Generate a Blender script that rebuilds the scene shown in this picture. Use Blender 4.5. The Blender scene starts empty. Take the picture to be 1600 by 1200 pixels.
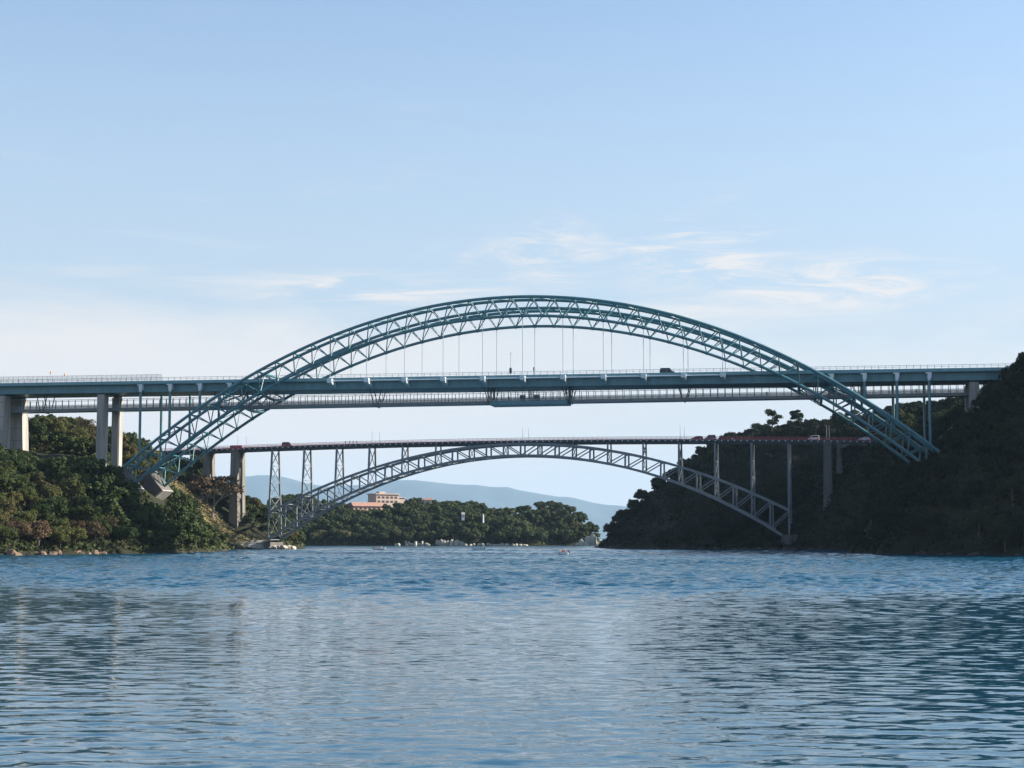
import bpy, bmesh, math, random
import numpy as np
from mathutils import Vector, Matrix
R = math.radians
random.seed(7); rng = np.random.default_rng(7)
S = bpy.context.scene
COL = S.collection
# ------------------------------------------------------------------ camera, sky, sun, exposure
F = 2600.0; HC = 4.4; YH = 842.0                     # focal length in photo pixels, eye height over the sea, horizon row
PITCH = math.atan((YH - 600) / F)
cd = bpy.data.cameras.new('camera'); cam = bpy.data.objects.new('camera', cd); COL.objects.link(cam)
cam.location = (0, 0, HC); cam.rotation_euler = (math.pi/2 + PITCH, 0, 0)
cd.sensor_width = 36; cd.lens = F/1600*36; cd.clip_start = 0.5; cd.clip_end = 60000
S.camera = cam
SUN_EL, SUN_AZ = 27.0, 8.0                          # azimuth measured from +X towards +Y
sd = bpy.data.lights.new('sun', 'SUN'); sd.energy = 5.0; sd.angle = R(0.5); sd.color = (1, .92, .80)
sun = bpy.data.objects.new('sun', sd); COL.objects.link(sun)
sv = Vector((math.cos(R(SUN_EL))*math.cos(R(SUN_AZ)), math.cos(R(SUN_EL))*math.sin(R(SUN_AZ)), math.sin(R(SUN_EL))))
sun.rotation_euler = sv.to_track_quat('Z', 'Y').to_euler(); sun.location = (300, 0, 300)
W = bpy.data.worlds.new('World'); S.world = W; W.use_nodes = True
nt = W.node_tree; nt.nodes.clear()
def N(t, **k):
    n = nt.nodes.new(t)
    for a, b in k.items(): setattr(n, a, b)
    return n
def L(a, b): nt.links.new(a, b)
def M(op, a, b=None, c=None, clamp=False):
    n = N('ShaderNodeMath', operation=op, use_clamp=clamp)
    for i, v in enumerate((a, b, c)):
        if v is None: continue
        if isinstance(v, (int, float)): n.inputs[i].default_value = v
        else: L(v, n.inputs[i])
    return n.outputs[0]
def sstep(v, a, b):
    n = N('ShaderNodeMapRange', interpolation_type='SMOOTHSTEP'); L(v, n.inputs[0])
    n.inputs[1].default_value = a; n.inputs[2].default_value = b
    return n.outputs[0]
sky = N('ShaderNodeTexSky', sky_type='NISHITA'); sky.sun_disc = False
sky.sun_elevation = R(SUN_EL); sky.sun_rotation = R(90 - SUN_AZ)
sky.altitude = 0; sky.air_density = 1.0; sky.dust_density = 0.35; sky.ozone_density = 1.6
tc = N('ShaderNodeTexCoord'); sp = N('ShaderNodeSeparateXYZ'); L(tc.outputs['Generated'], sp.inputs[0])
el = M('ARCSINE', sp.outputs[2]); az = M('ARCTAN2', sp.outputs[0], sp.outputs[1])      # azimuth 0 = north (+Y)
def noise(scale, sx, sz, detail=6, rough=.6, seed=0.0, dist=0.0):
    c = N('ShaderNodeCombineXYZ'); L(M('MULTIPLY', az, sx), c.inputs[0]); L(M('MULTIPLY', el, sz), c.inputs[1]); c.inputs[2].default_value = seed
    n = N('ShaderNodeTexNoise'); L(c.outputs[0], n.inputs['Vector'])
    n.inputs['Scale'].default_value = scale; n.inputs['Detail'].default_value = detail; n.inputs['Roughness'].default_value = rough
    n.inputs['Distortion'].default_value = dist
    return n.outputs['Fac']
wob = noise(1.0, 5, 22, 5, .6, 3.0, .4)
elw = M('ADD', el, M('MULTIPLY', M('SUBTRACT', wob, .5), .09))
def patch(a0, e0, ra, re, gain):                     # a cirrus patch: soft oval broken up by noise
    da = M('DIVIDE', M('SUBTRACT', az, a0), ra); de = M('DIVIDE', M('SUBTRACT', el, e0), re)
    d = M('SQRT', M('ADD', M('MULTIPLY', da, da), M('MULTIPLY', de, de)))
    return M('MULTIPLY', M('SUBTRACT', 1, sstep(d, 0.1, 1.0)), gain)
fib = sstep(noise(1.0, 13, 70, 9, .70, 8.0, .8), .40, .74)
fib2 = sstep(noise(1.0, 14, 120, 7, .62, 1.0, .7), .38, .70)
bank = M('MULTIPLY', M('SUBTRACT', 1, sstep(elw, .105, .150)), M('ADD', .50, M('MULTIPLY', M('SUBTRACT', 1, sstep(az, -.16, .16)), .42)))
low = M('MULTIPLY', M('SUBTRACT', 1, sstep(el, .0, .42)), .92)
c1 = M('MULTIPLY', fib, M('ADD', M('ADD', patch(.105, .172, .085, .034, 1.7), patch(.19, .150, .125, .026, 1.7)), M('ADD', patch(.018, .170, .055, .032, 1.4), patch(-.028, .166, .012, .007, .9))))
c2 = M('MULTIPLY', fib2, M('ADD', M('ADD', patch(-.09, .149, .13, .016, 1.2), patch(.10, .135, .10, .012, .5)), M('ADD', patch(-.22, .156, .09, .012, .4), patch(.255, .155, .02, .005, .5))))
thin = M('MULTIPLY', sstep(noise(1.0, 9, 60, 7, .65, 5.0, .6), .52, .9), M('MULTIPLY', M('SUBTRACT', 1, sstep(el, .14, .35)), .35))
cl = M('ADD', M('ADD', bank, c1), M('ADD', c2, thin))
mixa = N('ShaderNodeMixRGB'); L(low, mixa.inputs[0]); L(sky.outputs[0], mixa.inputs[1]); mixa.inputs[2].default_value = (2.72, 3.08, 3.55, 1)   # pale air near the horizon
mix = N('ShaderNodeMixRGB'); L(M('MINIMUM', cl, .92), mix.inputs[0]); L(mixa.outputs[0], mix.inputs[1]); mix.inputs[2].default_value = (4.50, 4.27, 4.14, 1)
bg = N('ShaderNodeBackground'); L(mix.outputs[0], bg.inputs[0]); bg.inputs[1].default_value = 0.085
wo = N('ShaderNodeOutputWorld'); L(bg.outputs[0], wo.inputs[0])
S.view_settings.view_transform = 'Standard'; S.view_settings.look = 'None'; S.view_settings.exposure = 1.25; S.view_settings.gamma = 1
S.render.engine = 'CYCLES'
S.cycles.max_bounces = 5; S.cycles.transparent_max_bounces = 12; S.cycles.volume_bounces = 0
S.cycles.sample_clamp_indirect = 6

# ------------------------------------------------------------------ helpers
def mat(name, col, rough=.6, metal=0.0, var=0.0, scale=1.0, bump=0.0, alpha=1.0, objvar=0.0, col2=None, stretch=(1,1,1), transl=0.0):
    m = bpy.data.materials.new(name); m.use_nodes = True; t = m.node_tree; b = t.nodes['Principled BSDF']
    b.inputs['Base Color'].default_value = (*col, 1); b.inputs['Roughness'].default_value = rough; b.inputs['Metallic'].default_value = metal
    b.inputs['Alpha'].default_value = alpha
    if var or bump or objvar or col2:
        g = t.nodes.new('ShaderNodeTexCoord'); mp = t.nodes.new('ShaderNodeMapping'); mp.inputs['Scale'].default_value = stretch
        t.links.new(g.outputs['Object'], mp.inputs[0])
        n = t.nodes.new('ShaderNodeTexNoise'); n.inputs['Scale'].default_value = scale; n.inputs['Detail'].default_value = 7; n.inputs['Roughness'].default_value = .62
        t.links.new(mp.outputs[0], n.inputs['Vector'])
        r = t.nodes.new('ShaderNodeMapRange'); t.links.new(n.outputs['Fac'], r.inputs[0])
        r.inputs[1].default_value = .3; r.inputs[2].default_value = .7
        mx = t.nodes.new('ShaderNodeMixRGB'); t.links.new(r.outputs[0], mx.inputs[0])
        c2 = col2 if col2 else tuple(c*(1-var) for c in col)
        mx.inputs[1].default_value = (*col, 1); mx.inputs[2].default_value = (*c2, 1)
        out = mx.outputs[0]
        if objvar:
            oi = t.nodes.new('ShaderNodeObjectInfo'); hs = t.nodes.new('ShaderNodeHueSaturation')
            a = t.nodes.new('ShaderNodeMapRange'); t.links.new(oi.outputs['Random'], a.inputs[0]); a.inputs[3].default_value = .5 - objvar*.09; a.inputs[4].default_value = .5 + objvar*.05
            v = t.nodes.new('ShaderNodeMapRange'); t.links.new(oi.outputs['Random'], v.inputs[0]); v.inputs[3].default_value = 1 + objvar*.55; v.inputs[4].default_value = 1 - objvar*.45
            t.links.new(a.outputs[0], hs.inputs['Hue']); t.links.new(v.outputs[0], hs.inputs['Value']); t.links.new(out, hs.inputs['Color']); out = hs.outputs[0]
        t.links.new(out, b.inputs['Base Color'])
        if bump:
            bp = t.nodes.new('ShaderNodeBump'); bp.inputs['Strength'].default_value = bump; bp.inputs['Distance'].default_value = .3
            t.links.new(n.outputs['Fac'], bp.inputs['Height']); t.links.new(bp.outputs[0], b.inputs['Normal'])
    return m
class MB:
    def __init__(s): s.v = []; s.f = []; s.mi = []; s.cur = 0
    def add(s, vs, fs):
        o = len(s.v); s.v += [tuple(map(float, v)) for v in vs]
        for f in fs: s.f.append(tuple(i+o for i in f)); s.mi.append(s.cur)
        return s
    def box(s, x0, x1, y0, y1, z0, z1):
        return s.add([(x0,y0,z0),(x1,y0,z0),(x1,y1,z0),(x0,y1,z0),(x0,y0,z1),(x1,y0,z1),(x1,y1,z1),(x0,y1,z1)],
                     [(0,3,2,1),(4,5,6,7),(0,1,5,4),(1,2,6,5),(2,3,7,6),(3,0,4,7)])
    def hexa(s, p): return s.add(p, [(0,3,2,1),(4,5,6,7),(0,1,5,4),(1,2,6,5),(2,3,7,6),(3,0,4,7)])
    def beam(s, a, b, w, h=None, up=(0,0,1)):
        a = Vector(a); b = Vector(b); h = h or w; d = (b-a).normalized(); u = Vector(up)
        if abs(d.dot(u)) > .98: u = Vector((0,1,0))
        x = d.cross(u).normalized(); y = x.cross(d).normalized(); P = []
        for c in (a, b):
            for i, j in ((-1,-1),(1,-1),(1,1),(-1,1)): P.append(c + x*i*w/2 + y*j*h/2)
        return s.hexa(P)
    def tube(s, path, r, n=10, caps=True):
        path = [Vector(p) for p in path]; rings = []; V = []
        if not hasattr(r, '__len__'): r = [r]*len(path)
        for i, p in enumerate(path):
            d = (path[min(i+1, len(path)-1)] - path[max(i-1, 0)]).normalized()
            u = Vector((0,0,1)) if abs(d.z) < .95 else Vector((1,0,0))
            x = d.cross(u).normalized(); y = x.cross(d).normalized()
            for k in range(n):
                a = 2*math.pi*k/n; V.append(p + (x*math.cos(a) + y*math.sin(a))*r[i])
        Fc = []
        for i in range(len(path)-1):
            for k in range(n): Fc.append((i*n+k, i*n+(k+1)%n, (i+1)*n+(k+1)%n, (i+1)*n+k))
        if caps: Fc.append(tuple(range(n-1, -1, -1))); Fc.append(tuple((len(path)-1)*n+k for k in range(n)))
        return s.add(V, Fc)
    def prism(s, prof, axis, a, b):                  # prof: 2-D outline; extruded along axis from a to b
        n = len(prof)
        def P(q, w): return (w, q[0], q[1]) if axis == 'x' else (q[0], w, q[1]) if axis == 'y' else (q[0], q[1], w)
        return s.add([P(q, a) for q in prof] + [P(q, b) for q in prof],
                     [tuple(range(n-1, -1, -1)), tuple(range(n, 2*n))] + [(i, (i+1) % n, n+(i+1) % n, n+i) for i in range(n)])
    def mesh(s, name, mats, smooth=False):
        me = bpy.data.meshes.new(name); me.from_pydata(s.v, [], s.f)
        for m in (mats if isinstance(mats, (list, tuple)) else [mats]): me.materials.append(m)
        if isinstance(mats, (list, tuple)) and len(mats) > 1: me.polygons.foreach_set('material_index', s.mi)
        if smooth:
            me.polygons.foreach_set('use_smooth', [True]*len(me.polygons))
            if smooth != 'all': me.set_sharp_from_angle(angle=R(40))
        bm = bmesh.new(); bm.from_mesh(me); bmesh.ops.recalc_face_normals(bm, faces=bm.faces); bm.to_mesh(me); bm.free()
        return me
    def build(s, name, mats, parent=None, smooth=False): return ob(name, s.mesh(name, mats, smooth), parent)
def ob(name, me, parent=None):
    o = bpy.data.objects.new(name, me); COL.objects.link(o)
    if parent: o.parent = parent
    return o
def tag(o, label, cat, group=None):
    o['label'] = label; o['category'] = cat
    if group: o['group'] = group
    return o
def thing(name, label, cat, loc=(0,0,0), rz=0, group=None):
    o = ob(name, None); o.location = loc; o.rotation_euler = (0,0,rz); return tag(o, label, cat, group)
def stuff(o): o['kind'] = 'stuff'; return o
def struct(o): o['kind'] = 'structure'; return o
def copy_tree(o, parent=None):
    c = o.copy(); COL.objects.link(c); c.parent = parent
    for ch in list(o.children): copy_tree(ch, c)
    return c
_units = {}
def strut(name, a, b, r, m, parent, square=False, r2=None, up=None):    # one bar: a shared unit mesh stretched between two points
    key = (m.name, square)
    if key not in _units:
        u = MB()
        if square: u.box(-1, 1, -1, 1, -.5, .5)
        else: u.tube([(0,0,-.5),(0,0,.5)], 1, 10)
        _units[key] = u.mesh('bar', m, not square)
    a = Vector(a); b = Vector(b); d = b-a; o = ob(name, _units[key], parent)
    z = d.normalized(); u = Vector(up) if up else (Vector((0,1,0)) if abs(z.y) < .9 else Vector((0,0,1)))
    x = u.cross(z).normalized(); y = z.cross(x)
    rot = Matrix((x, y, z)).transposed().to_4x4()
    o.matrix_basis = Matrix.Translation((a+b)/2) @ rot @ Matrix.Diagonal((r, r2 or r, d.length, 1))
    return o
def pix(x, y, depth):                                # the point on a photo pixel's ray at world depth Y
    a = (x-800)/F; b = (600-y)/F
    d = Vector((a, math.cos(PITCH)-b*math.sin(PITCH), math.sin(PITCH)+b*math.cos(PITCH)))
    k = depth/d.y; return Vector((d.x*k, depth, HC+d.z*k))
def toPix(p):
    X, Y, Z = p[0], p[1], p[2]-HC
    c = Y*math.cos(PITCH)+Z*math.sin(PITCH); z = -Y*math.sin(PITCH)+Z*math.cos(PITCH)
    return 800+F*X/c, 600-F*z/c
def interp(pts, x): return float(np.interp(x, [p[0] for p in pts], [p[1] for p in pts]))

# ------------------------------------------------------------------ materials
TEAL = mat('teal_steel_paint', (.080,.222,.258), .34, 0, .38, .5, 0)
TEALD = mat('teal_girder_paint', (.080,.240,.300), .42, 0, .32, .55, 0, stretch=(1,1,.12))
FASC = mat('teal_fascia_paint', (.15,.33,.38), .42, 0, .25, .5, 0, stretch=(1,1,.2))
PALE = mat('pale_steel_paint', (.62,.70,.72), .45, 0, .12, .8)
CABLE = mat('hanger_cable', (.30,.38,.42), .4)
DARKST = mat('dark_steel', (.05,.075,.09), .5)
GREYST = mat('blue_grey_steel', (.19,.215,.235), .5, 0, .3, .3)
OLDDECK = mat('old_deck_steel', (.045,.06,.075), .6, 0, .3, .5)
REDP = mat('red_rail_paint', (.36,.06,.085), .5, 0, .25, .7)
CONC = mat('concrete', (.42,.40,.365), .85, 0, .5, .7, .15, stretch=(1,1,.10))
CONCD = mat('weathered_shade_concrete', (.15,.14,.13), .9, 0, .45, .3, .2, stretch=(1,1,.4))  # worn dark concrete; also carries painted shade on the old bridge's right piers
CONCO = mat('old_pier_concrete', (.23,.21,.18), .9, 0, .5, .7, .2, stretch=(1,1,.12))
JOINT = mat('pier_joint', (.07,.08,.09), .8)
ASPH = mat('asphalt', (.05,.05,.052), .9, 0, .2, 1)
MESHP = mat('mesh_panel', (.24,.29,.33), .6, alpha=.36)
MESHL = mat('wire_mesh', (.25,.30,.33), .6, alpha=.16)
GLASS = mat('dark_glass', (.02,.025,.03), .08)
TYRE = mat('tyre', (.02,.02,.02), .8)
WHITE = mat('white_paint', (.75,.75,.73), .35)
SILV = mat('silver_paint', (.5,.52,.54), .3, .4)
BLACKC = mat('black_car_paint', (.02,.022,.026), .25)
NAVY = mat('navy_panel', (.05,.09,.14), .5)
YEL = mat('yellow_plastic', (.75,.42,.06), .5)
LAMPG = mat('lamp_grey', (.30,.33,.35), .45)
SKIN = mat('skin', (.45,.28,.2), .6)
BARK = mat('bark', (.11,.085,.065), .9, 0, .4, 2)
BARKP = mat('pale_bark', (.30,.25,.20), .9, 0, .4, 2)
LEAF = mat('evergreen_leaf', (.066,.080,.022), .55, 0, 0, .9, col2=(.030,.050,.018), objvar=.9)
LEAFI = mat('island_leaf', (.070,.088,.034), .6, 0, 0, .8, col2=(.036,.055,.022), objvar=.8)
LEAFP = mat('pine_needle', (.036,.052,.024), .6, 0, 0, .9, col2=(.022,.036,.016), objvar=.5)
LEAFR = mat('shade_darkened_leaf', (.024,.032,.013), .6, 0, 0, .9, col2=(.024,.034,.015), objvar=.8)  # shade of the right hillside is put into this darker leaf colour
LEAFB = mat('dry_leaf', (.125,.078,.042), .7, 0, 0, 1.0, col2=(.075,.055,.03))
TWIG = mat('twig', (.13,.10,.085), .9)
SOIL = mat('wooded_ground', (.036,.034,.020), .95, 0, 0, .12, .4, col2=(.018,.022,.012))
DRYG = mat('dry_grass', (.20,.155,.075), .95, 0, 0, .25, .5, col2=(.105,.095,.045))
ROCK = mat('pale_rock', (.50,.45,.37), .9, 0, .45, .35, .8)
ROCKR = mat('reddish_rock', (.25,.175,.125), .9, 0, .5, .5, .8)
STONE = mat('sea_wall_stone', (.55,.50,.42), .9, 0, .3, .6, .4)
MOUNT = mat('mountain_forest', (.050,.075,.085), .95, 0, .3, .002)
PINKW = mat('pink_wall', (.40,.25,.20), .85, 0, .15, .3)
CREAM = mat('cream_wall', (.46,.36,.30), .85, 0, .15, .3)
ROOFT = mat('tile_roof', (.34,.19,.14), .8, 0, .25, .6)

# ------------------------------------------------------------------ terrain (thin-plate sheets through surveyed points)
def tps(pts):
    P = np.array(pts, float); n = len(P); xy = P[:, :2]/100
    def U(a, b):
        r2 = ((a[:, None]-b[None])**2).sum(2); return np.where(r2 > 0, .5*r2*np.log(r2+1e-12), 0)
    A = np.zeros((n+3, n+3)); A[:n, :n] = U(xy, xy)+np.eye(n)*.004; A[:n, n] = 1; A[:n, n+1:] = xy; A[n:, :n] = A[:n, n:].T
    w = np.linalg.solve(A, np.concatenate([P[:, 2], [0, 0, 0]]))
    def ev(x, y):
        q = np.stack([np.ravel(x), np.ravel(y)], 1)/100
        z = U(q, xy)@w[:n] + w[n] + q@w[n+1:]
        return z.reshape(np.shape(x))
    return ev
def wobble(x, y, a=1.0): return a*(np.sin(x*.21+1.3*np.sin(y*.11))*.8 + np.sin(y*.27+x*.13)*.7 + np.sin(x*.53-y*.41)*.35)
def sheet(name, ev, x0, x1, y0, y1, step, mats, amp=.7, pick=None, zmin=-3.0):
    xs = np.arange(x0, x1+.1, step); ys = np.arange(y0, y1+.1, step); X, Y = np.meshgrid(xs, ys)
    Z = np.clip(ev(X, Y)+wobble(X, Y, amp), zmin, 140)
    nx, ny = len(xs), len(ys); me = bpy.data.meshes.new(name)
    V = np.stack([X, Y, Z], 2).reshape(-1, 3); idx = np.arange(nx*ny).reshape(ny, nx)
    Q = np.stack([idx[:-1, :-1], idx[:-1, 1:], idx[1:, 1:], idx[1:, :-1]], 2).reshape(-1, 4)
    me.from_pydata(V.tolist(), [], Q.tolist())
    for m in mats: me.materials.append(m)
    if pick is not None:
        c = V[Q].mean(1); me.polygons.foreach_set('material_index', pick(c[:, 0], c[:, 1], c[:, 2]).astype(int))
    me.polygons.foreach_set('use_smooth', [True]*len(me.polygons))
    return struct(ob(name, me))
def offshore(sh, inside, d=12):
    out = []
    for x, y in sh:
        v = Vector((x-inside[0], y-inside[1])).normalized(); out.append((x+v.x*d, y+v.y*d, -5.0))
    return out
shL = [(-215,385),(-175,398),(-150,412),(-132,434),(-113,477),(-101,520),(-98,545),(-103,590),(-114,640),(-124,674),(-97,714),(-95,740),(-99,790),(-110,850),(-135,900)]
ptL = [(x, y, 0) for x, y in shL] + offshore(shL, (-220, 640)) + [(-120,703,3.4),(-107,705,3.2),(-126,688,-3),(-107,693,-3),(-106,650,-4),(-111,672,-4),(-104,690,-4),(-100,620,-5),(-107,660,-5),(-115,683,-4),(-108,640,-5),(-110,690,-4),(-118,690,-3.5),
 (-117,517,16),(-112,543,15),(-123,522,24),(-130,520,27),(-136,530,29),(-162,525,30),(-175,470,21),(-150,470,16),(-135,470,11),(-126,500,19),(-200,520,36),(-220,450,26),
 (-165,560,35),(-155,590,39),(-175,600,41),(-145,600,35),(-136,610,30),(-131,640,26),(-126,660,20),(-121,600,19),(-115,610,11),(-119,650,12),(-117,690,10),(-124,700,15),
 (-115,711,13),(-122,712,18),(-130,715,27),(-140,716,36),(-150,718,41.5),(-175,720,43),(-110,740,11),(-117,780,16),(-128,750,18),(-135,780,22),(-160,800,31),(-250,600,50),(-250,750,50),(-320,500,45),(-320,860,45),(-300,420,25)]
evL = tps(ptL)
def pickL(x, y, z): return ((y > 600) & (y < 706) & (x > -134) & (z > 1.5)).astype(int)
headland = sheet('headland', evL, -330, -88, 372, 900, 3.0, [SOIL, DRYG], .6, pickL)
shR = [(170,385),(140,415),(128,432),(114,452),(104,478),(103,500),(109,530),(122,570),(128,610),(118,638),(106,645),(95,658),(82,700),(62,760),(46,812),(42,838),(60,870),(100,905)]
ptR = [(x, y, 0) for x, y in shR] + offshore(shR, (210, 640)) + [
 (108,470,9),(115,476,18),(121,470,25),(128,465,32),(134,462,38),(140,460,43),(150,455,48),(145,480,50),(160,480,57),(175,460,64),(200,470,76),(240,480,86),(190,420,46),(160,425,30),(145,435,24),
 (125,490,29),(131,500,35),(150,520,49),(220,560,78),(112,510,14),(122,540,20),(150,570,38),(146,610,30),(170,620,46),(300,600,90),(320,450,95),(260,400,50),
 (124,652,20),(137,645,39),(150,650,47),(112,664,11),(118,690,24),(110,720,31),(125,740,49),(96,790,43),(66,800,24),(52,812,9),(101,780,48),(120,775,54),(150,760,57),(180,700,54),(160,650,49),(90,750,31),(80,770,28),(240,700,66),(130,850,43),(200,850,58),(320,800,70)]
evR = tps(ptR)
hillside = sheet('hillside', evR, 30, 330, 372, 910, 3.0, [SOIL], .6)
silI = [(300,790),(400,780),(442,774),(466,769),(490,774),(508,780),(545,786),(590,784),(629,779),(650,776),(675,782),(701,781.5),(726,781.5),(744,780),(762,793),(798,794),(825,788),(847,781.5),(870,782.6),(897,790.5),(919,804),(933,820),(939,840)]
def islz(px): return (842-interp(silI, px))*1140/2600+HC-7.5
ptI = []
for px in range(300, 941, 32):
    z = islz(px); yf = 1085 if px < 830 else 1118
    for Y, k in ((yf, 0), (yf+20, .5), (1140, .93), (1165, 1), (1210, .9), (1280, .3), (1310, 0)): ptI.append(((px-800)/F*Y, Y, max(z, 0)*k))
    ptI.append(((px-800)/F*1068, 1068, -4))
for Y in (1085, 1120, 1160, 1210, 1280): ptI.append((66, Y, -4)); ptI.append((58, Y, -1))
evI = tps(ptI)
island = sheet('island', evI, -235, 72, 1062, 1320, 4.0, [SOIL], .6)
# far mountain range
silM = [(-400,770),(0,752),(200,742),(394,744),(408,741),(440,744),(456,748),(488,756),(520,760),(560,757),(600,753),(622,750),(645,749),(667,752),(708,755.6),(744,757),(766,760.6),(793,760.6),(811,766),(847,771),(870,775),(892,776),(915,782.6),(937,787),(960,789.5),(1100,800),(1300,790),(1600,780),(2000,790)]
xs = np.arange(-11500, 11501, 130.0); ys = np.linspace(22000, 30500, 46); X, Y = np.meshgrid(xs, ys)
ridge = np.array([(842-interp(silM, 800+F*x/26000))*26000/F+HC for x in xs])
prof = np.exp(-((ys-26000)/2200.0)**2)[:, None]
Z = ridge[None]*prof*(1+.05*np.sin(X*.004+Y*.003)*np.minimum(1, np.abs(Y-26000)/1500)) + wobble(X*.04, Y*.03, 11)*np.minimum(1, np.abs(Y-26000)/1300+.25) - 12
mb = MB(); nx, ny = len(xs), len(ys); idx = np.arange(nx*ny).reshape(ny, nx)
me = bpy.data.meshes.new('mountain'); me.from_pydata(np.stack([X, Y, np.maximum(Z, -3)], 2).reshape(-1, 3).tolist(), [], np.stack([idx[:-1, :-1], idx[:-1, 1:], idx[1:, 1:], idx[1:, :-1]], 2).reshape(-1, 4).tolist())
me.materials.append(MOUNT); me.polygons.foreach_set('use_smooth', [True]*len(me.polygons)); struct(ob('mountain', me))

# ------------------------------------------------------------------ water: one sheet, finer where waves can be told apart
wm = bpy.data.materials.new('sea_water'); wm.use_nodes = True; t = wm.node_tree; b = t.nodes['Principled BSDF']
b.inputs['Base Color'].default_value = (.005,.060,.105,1); b.inputs['Roughness'].default_value = .10; b.inputs['IOR'].default_value = 1.333
g = t.nodes.new('ShaderNodeNewGeometry')
def wnoise(scale, st, det, rough=.55):
    mp = t.nodes.new('ShaderNodeMapping'); mp.inputs['Scale'].default_value = st; t.links.new(g.outputs['Position'], mp.inputs[0])
    n = t.nodes.new('ShaderNodeTexNoise'); n.inputs['Scale'].default_value = scale; n.inputs['Detail'].default_value = det; n.inputs['Roughness'].default_value = rough
    t.links.new(mp.outputs[0], n.inputs['Vector']); return n.outputs['Fac']
def wmath(op, a, b_):
    n = t.nodes.new('ShaderNodeMath'); n.operation = op
    for i, v in enumerate((a, b_)):
        if isinstance(v, (int, float)): n.inputs[i].default_value = v
        else: t.links.new(v, n.inputs[i])
    return n.outputs[0]
slick = t.nodes.new('ShaderNodeMapRange'); slick.interpolation_type = 'SMOOTHSTEP'; t.links.new(wnoise(.022, (.35,1,1), 4), slick.inputs[0])
slick.inputs[1].default_value = .38; slick.inputs[2].default_value = .62; slick.inputs[3].default_value = .35; slick.inputs[4].default_value = 1.0
sxyz = t.nodes.new('ShaderNodeSeparateXYZ'); t.links.new(g.outputs['Position'], sxyz.inputs[0])
wr = t.nodes.new('ShaderNodeMapRange'); wr.interpolation_type = 'SMOOTHSTEP'; t.links.new(sxyz.outputs[1], wr.inputs[0])   # wind-roughened reach off the headlands
wr.inputs[1].default_value = 60; wr.inputs[2].default_value = 260; wr.inputs[3].default_value = .06; wr.inputs[4].default_value = .14; t.links.new(wr.outputs[0], b.inputs['Roughness'])
def wcol(scale, st, det):
    mp = t.nodes.new('ShaderNodeMapping'); mp.inputs['Scale'].default_value = st; t.links.new(g.outputs['Position'], mp.inputs[0])
    n = t.nodes.new('ShaderNodeTexNoise'); n.inputs['Scale'].default_value = scale; n.inputs['Detail'].default_value = det; n.inputs['Roughness'].default_value = .6
    t.links.new(mp.outputs[0], n.inputs['Vector']); v = t.nodes.new('ShaderNodeVectorMath'); v.operation = 'SUBTRACT'; t.links.new(n.outputs['Color'], v.inputs[0]); v.inputs[1].default_value = (.5,.5,.5); return v.outputs[0]
def vm(op, a, b_):
    n = t.nodes.new('ShaderNodeVectorMath'); n.operation = op
    for i, v in enumerate((a, b_)):
        if isinstance(v, tuple): n.inputs[i].default_value = v
        else: t.links.new(v, n.inputs[i])
    return n.outputs[0]
til = vm('MULTIPLY', wcol(2.0, (.5,1,1), 6), (.7, 1.35, 0))       # facets of the small chop
wa2 = t.nodes.new('ShaderNodeMapRange'); wa2.interpolation_type = 'SMOOTHSTEP'; t.links.new(wmath('ADD', sxyz.outputs[1], wmath('MULTIPLY', wmath('SUBTRACT', wnoise(.03, (.4,1,1), 4), .5), 190)), wa2.inputs[0])
wa2.inputs[1].default_value = 105; wa2.inputs[2].default_value = 185; wa2.inputs[3].default_value = .30; wa2.inputs[4].default_value = 1.2
cmb = t.nodes.new('ShaderNodeCombineXYZ'); k_ = wmath('MULTIPLY', wa2.outputs[0], slick.outputs[0]); t.links.new(k_, cmb.inputs[0]); t.links.new(k_, cmb.inputs[1])
nn = t.nodes.new('ShaderNodeVectorMath'); nn.operation = 'NORMALIZE'; t.links.new(vm('ADD', g.outputs['Normal'], vm('MULTIPLY', til, cmb.outputs[0])), nn.inputs[0]); t.links.new(nn.outputs[0], b.inputs['Normal'])
rows = np.concatenate([np.linspace(-250, 22, 16), 24*np.exp(np.linspace(0, math.log(760/24), 1180)), 760*np.exp(np.linspace(.02, math.log(32000/760), 70))])
cols = np.concatenate([-np.exp(np.linspace(math.log(5), math.log(.46), 16)), np.linspace(-.44, .44, 460), np.exp(np.linspace(math.log(.46), math.log(5), 16))])
Yg, A = np.meshgrid(rows, cols, indexing='ij'); Xg = A*np.maximum(Yg+6, 60*(Yg < 12)+18)
edge = np.clip((Yg-24)/5, 0, 1)*np.clip((755-Yg)/120, 0, 1)*np.clip((.45-np.abs(A))/.03, 0, 1)
calm = .60+.40*np.sin(Xg*.045+1.7*np.sin(Yg*.031))*np.sin(Yg*.057+Xg*.012+.8)
wind = np.clip((Yg+22*np.sin(Xg*.031+1.0)+14*np.sin(Xg*.083+Yg*.02)-112)/62, 0, 1); wind = wind*wind*(3-2*wind)   # the breeze roughens the far reach
wind *= .80+.20*np.sin(Yg*.043+1.3*np.sin(Xg*.021))
def chop(n, l0, spread, sp_th):
    Z = np.zeros_like(Xg); W2 = np.full_like(Xg, 1e-3)
    for i in range(n):
        lam = l0*math.exp((i+rng.random())/n*spread); th = rng.normal(1.5, sp_th); k = 2*math.pi/lam
        res = np.clip(lam/(.0075*np.maximum(Yg, 1))-.6, 0, 1)          # drop what the grid cannot carry
        Z += res/k*np.sin(k*(Xg*math.cos(th)+Yg*math.sin(th))+rng.random()*6.28); W2 += res*res*.5
    return Z/np.sqrt(W2)                                              # unit slope
Zg = edge*(chop(70, .38, 1.75, .5)*.066*calm*(1-wind)*np.clip((330-Yg)/120, 0, 1)+chop(80, .7, 2.05, .6)*.22*wind)
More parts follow.
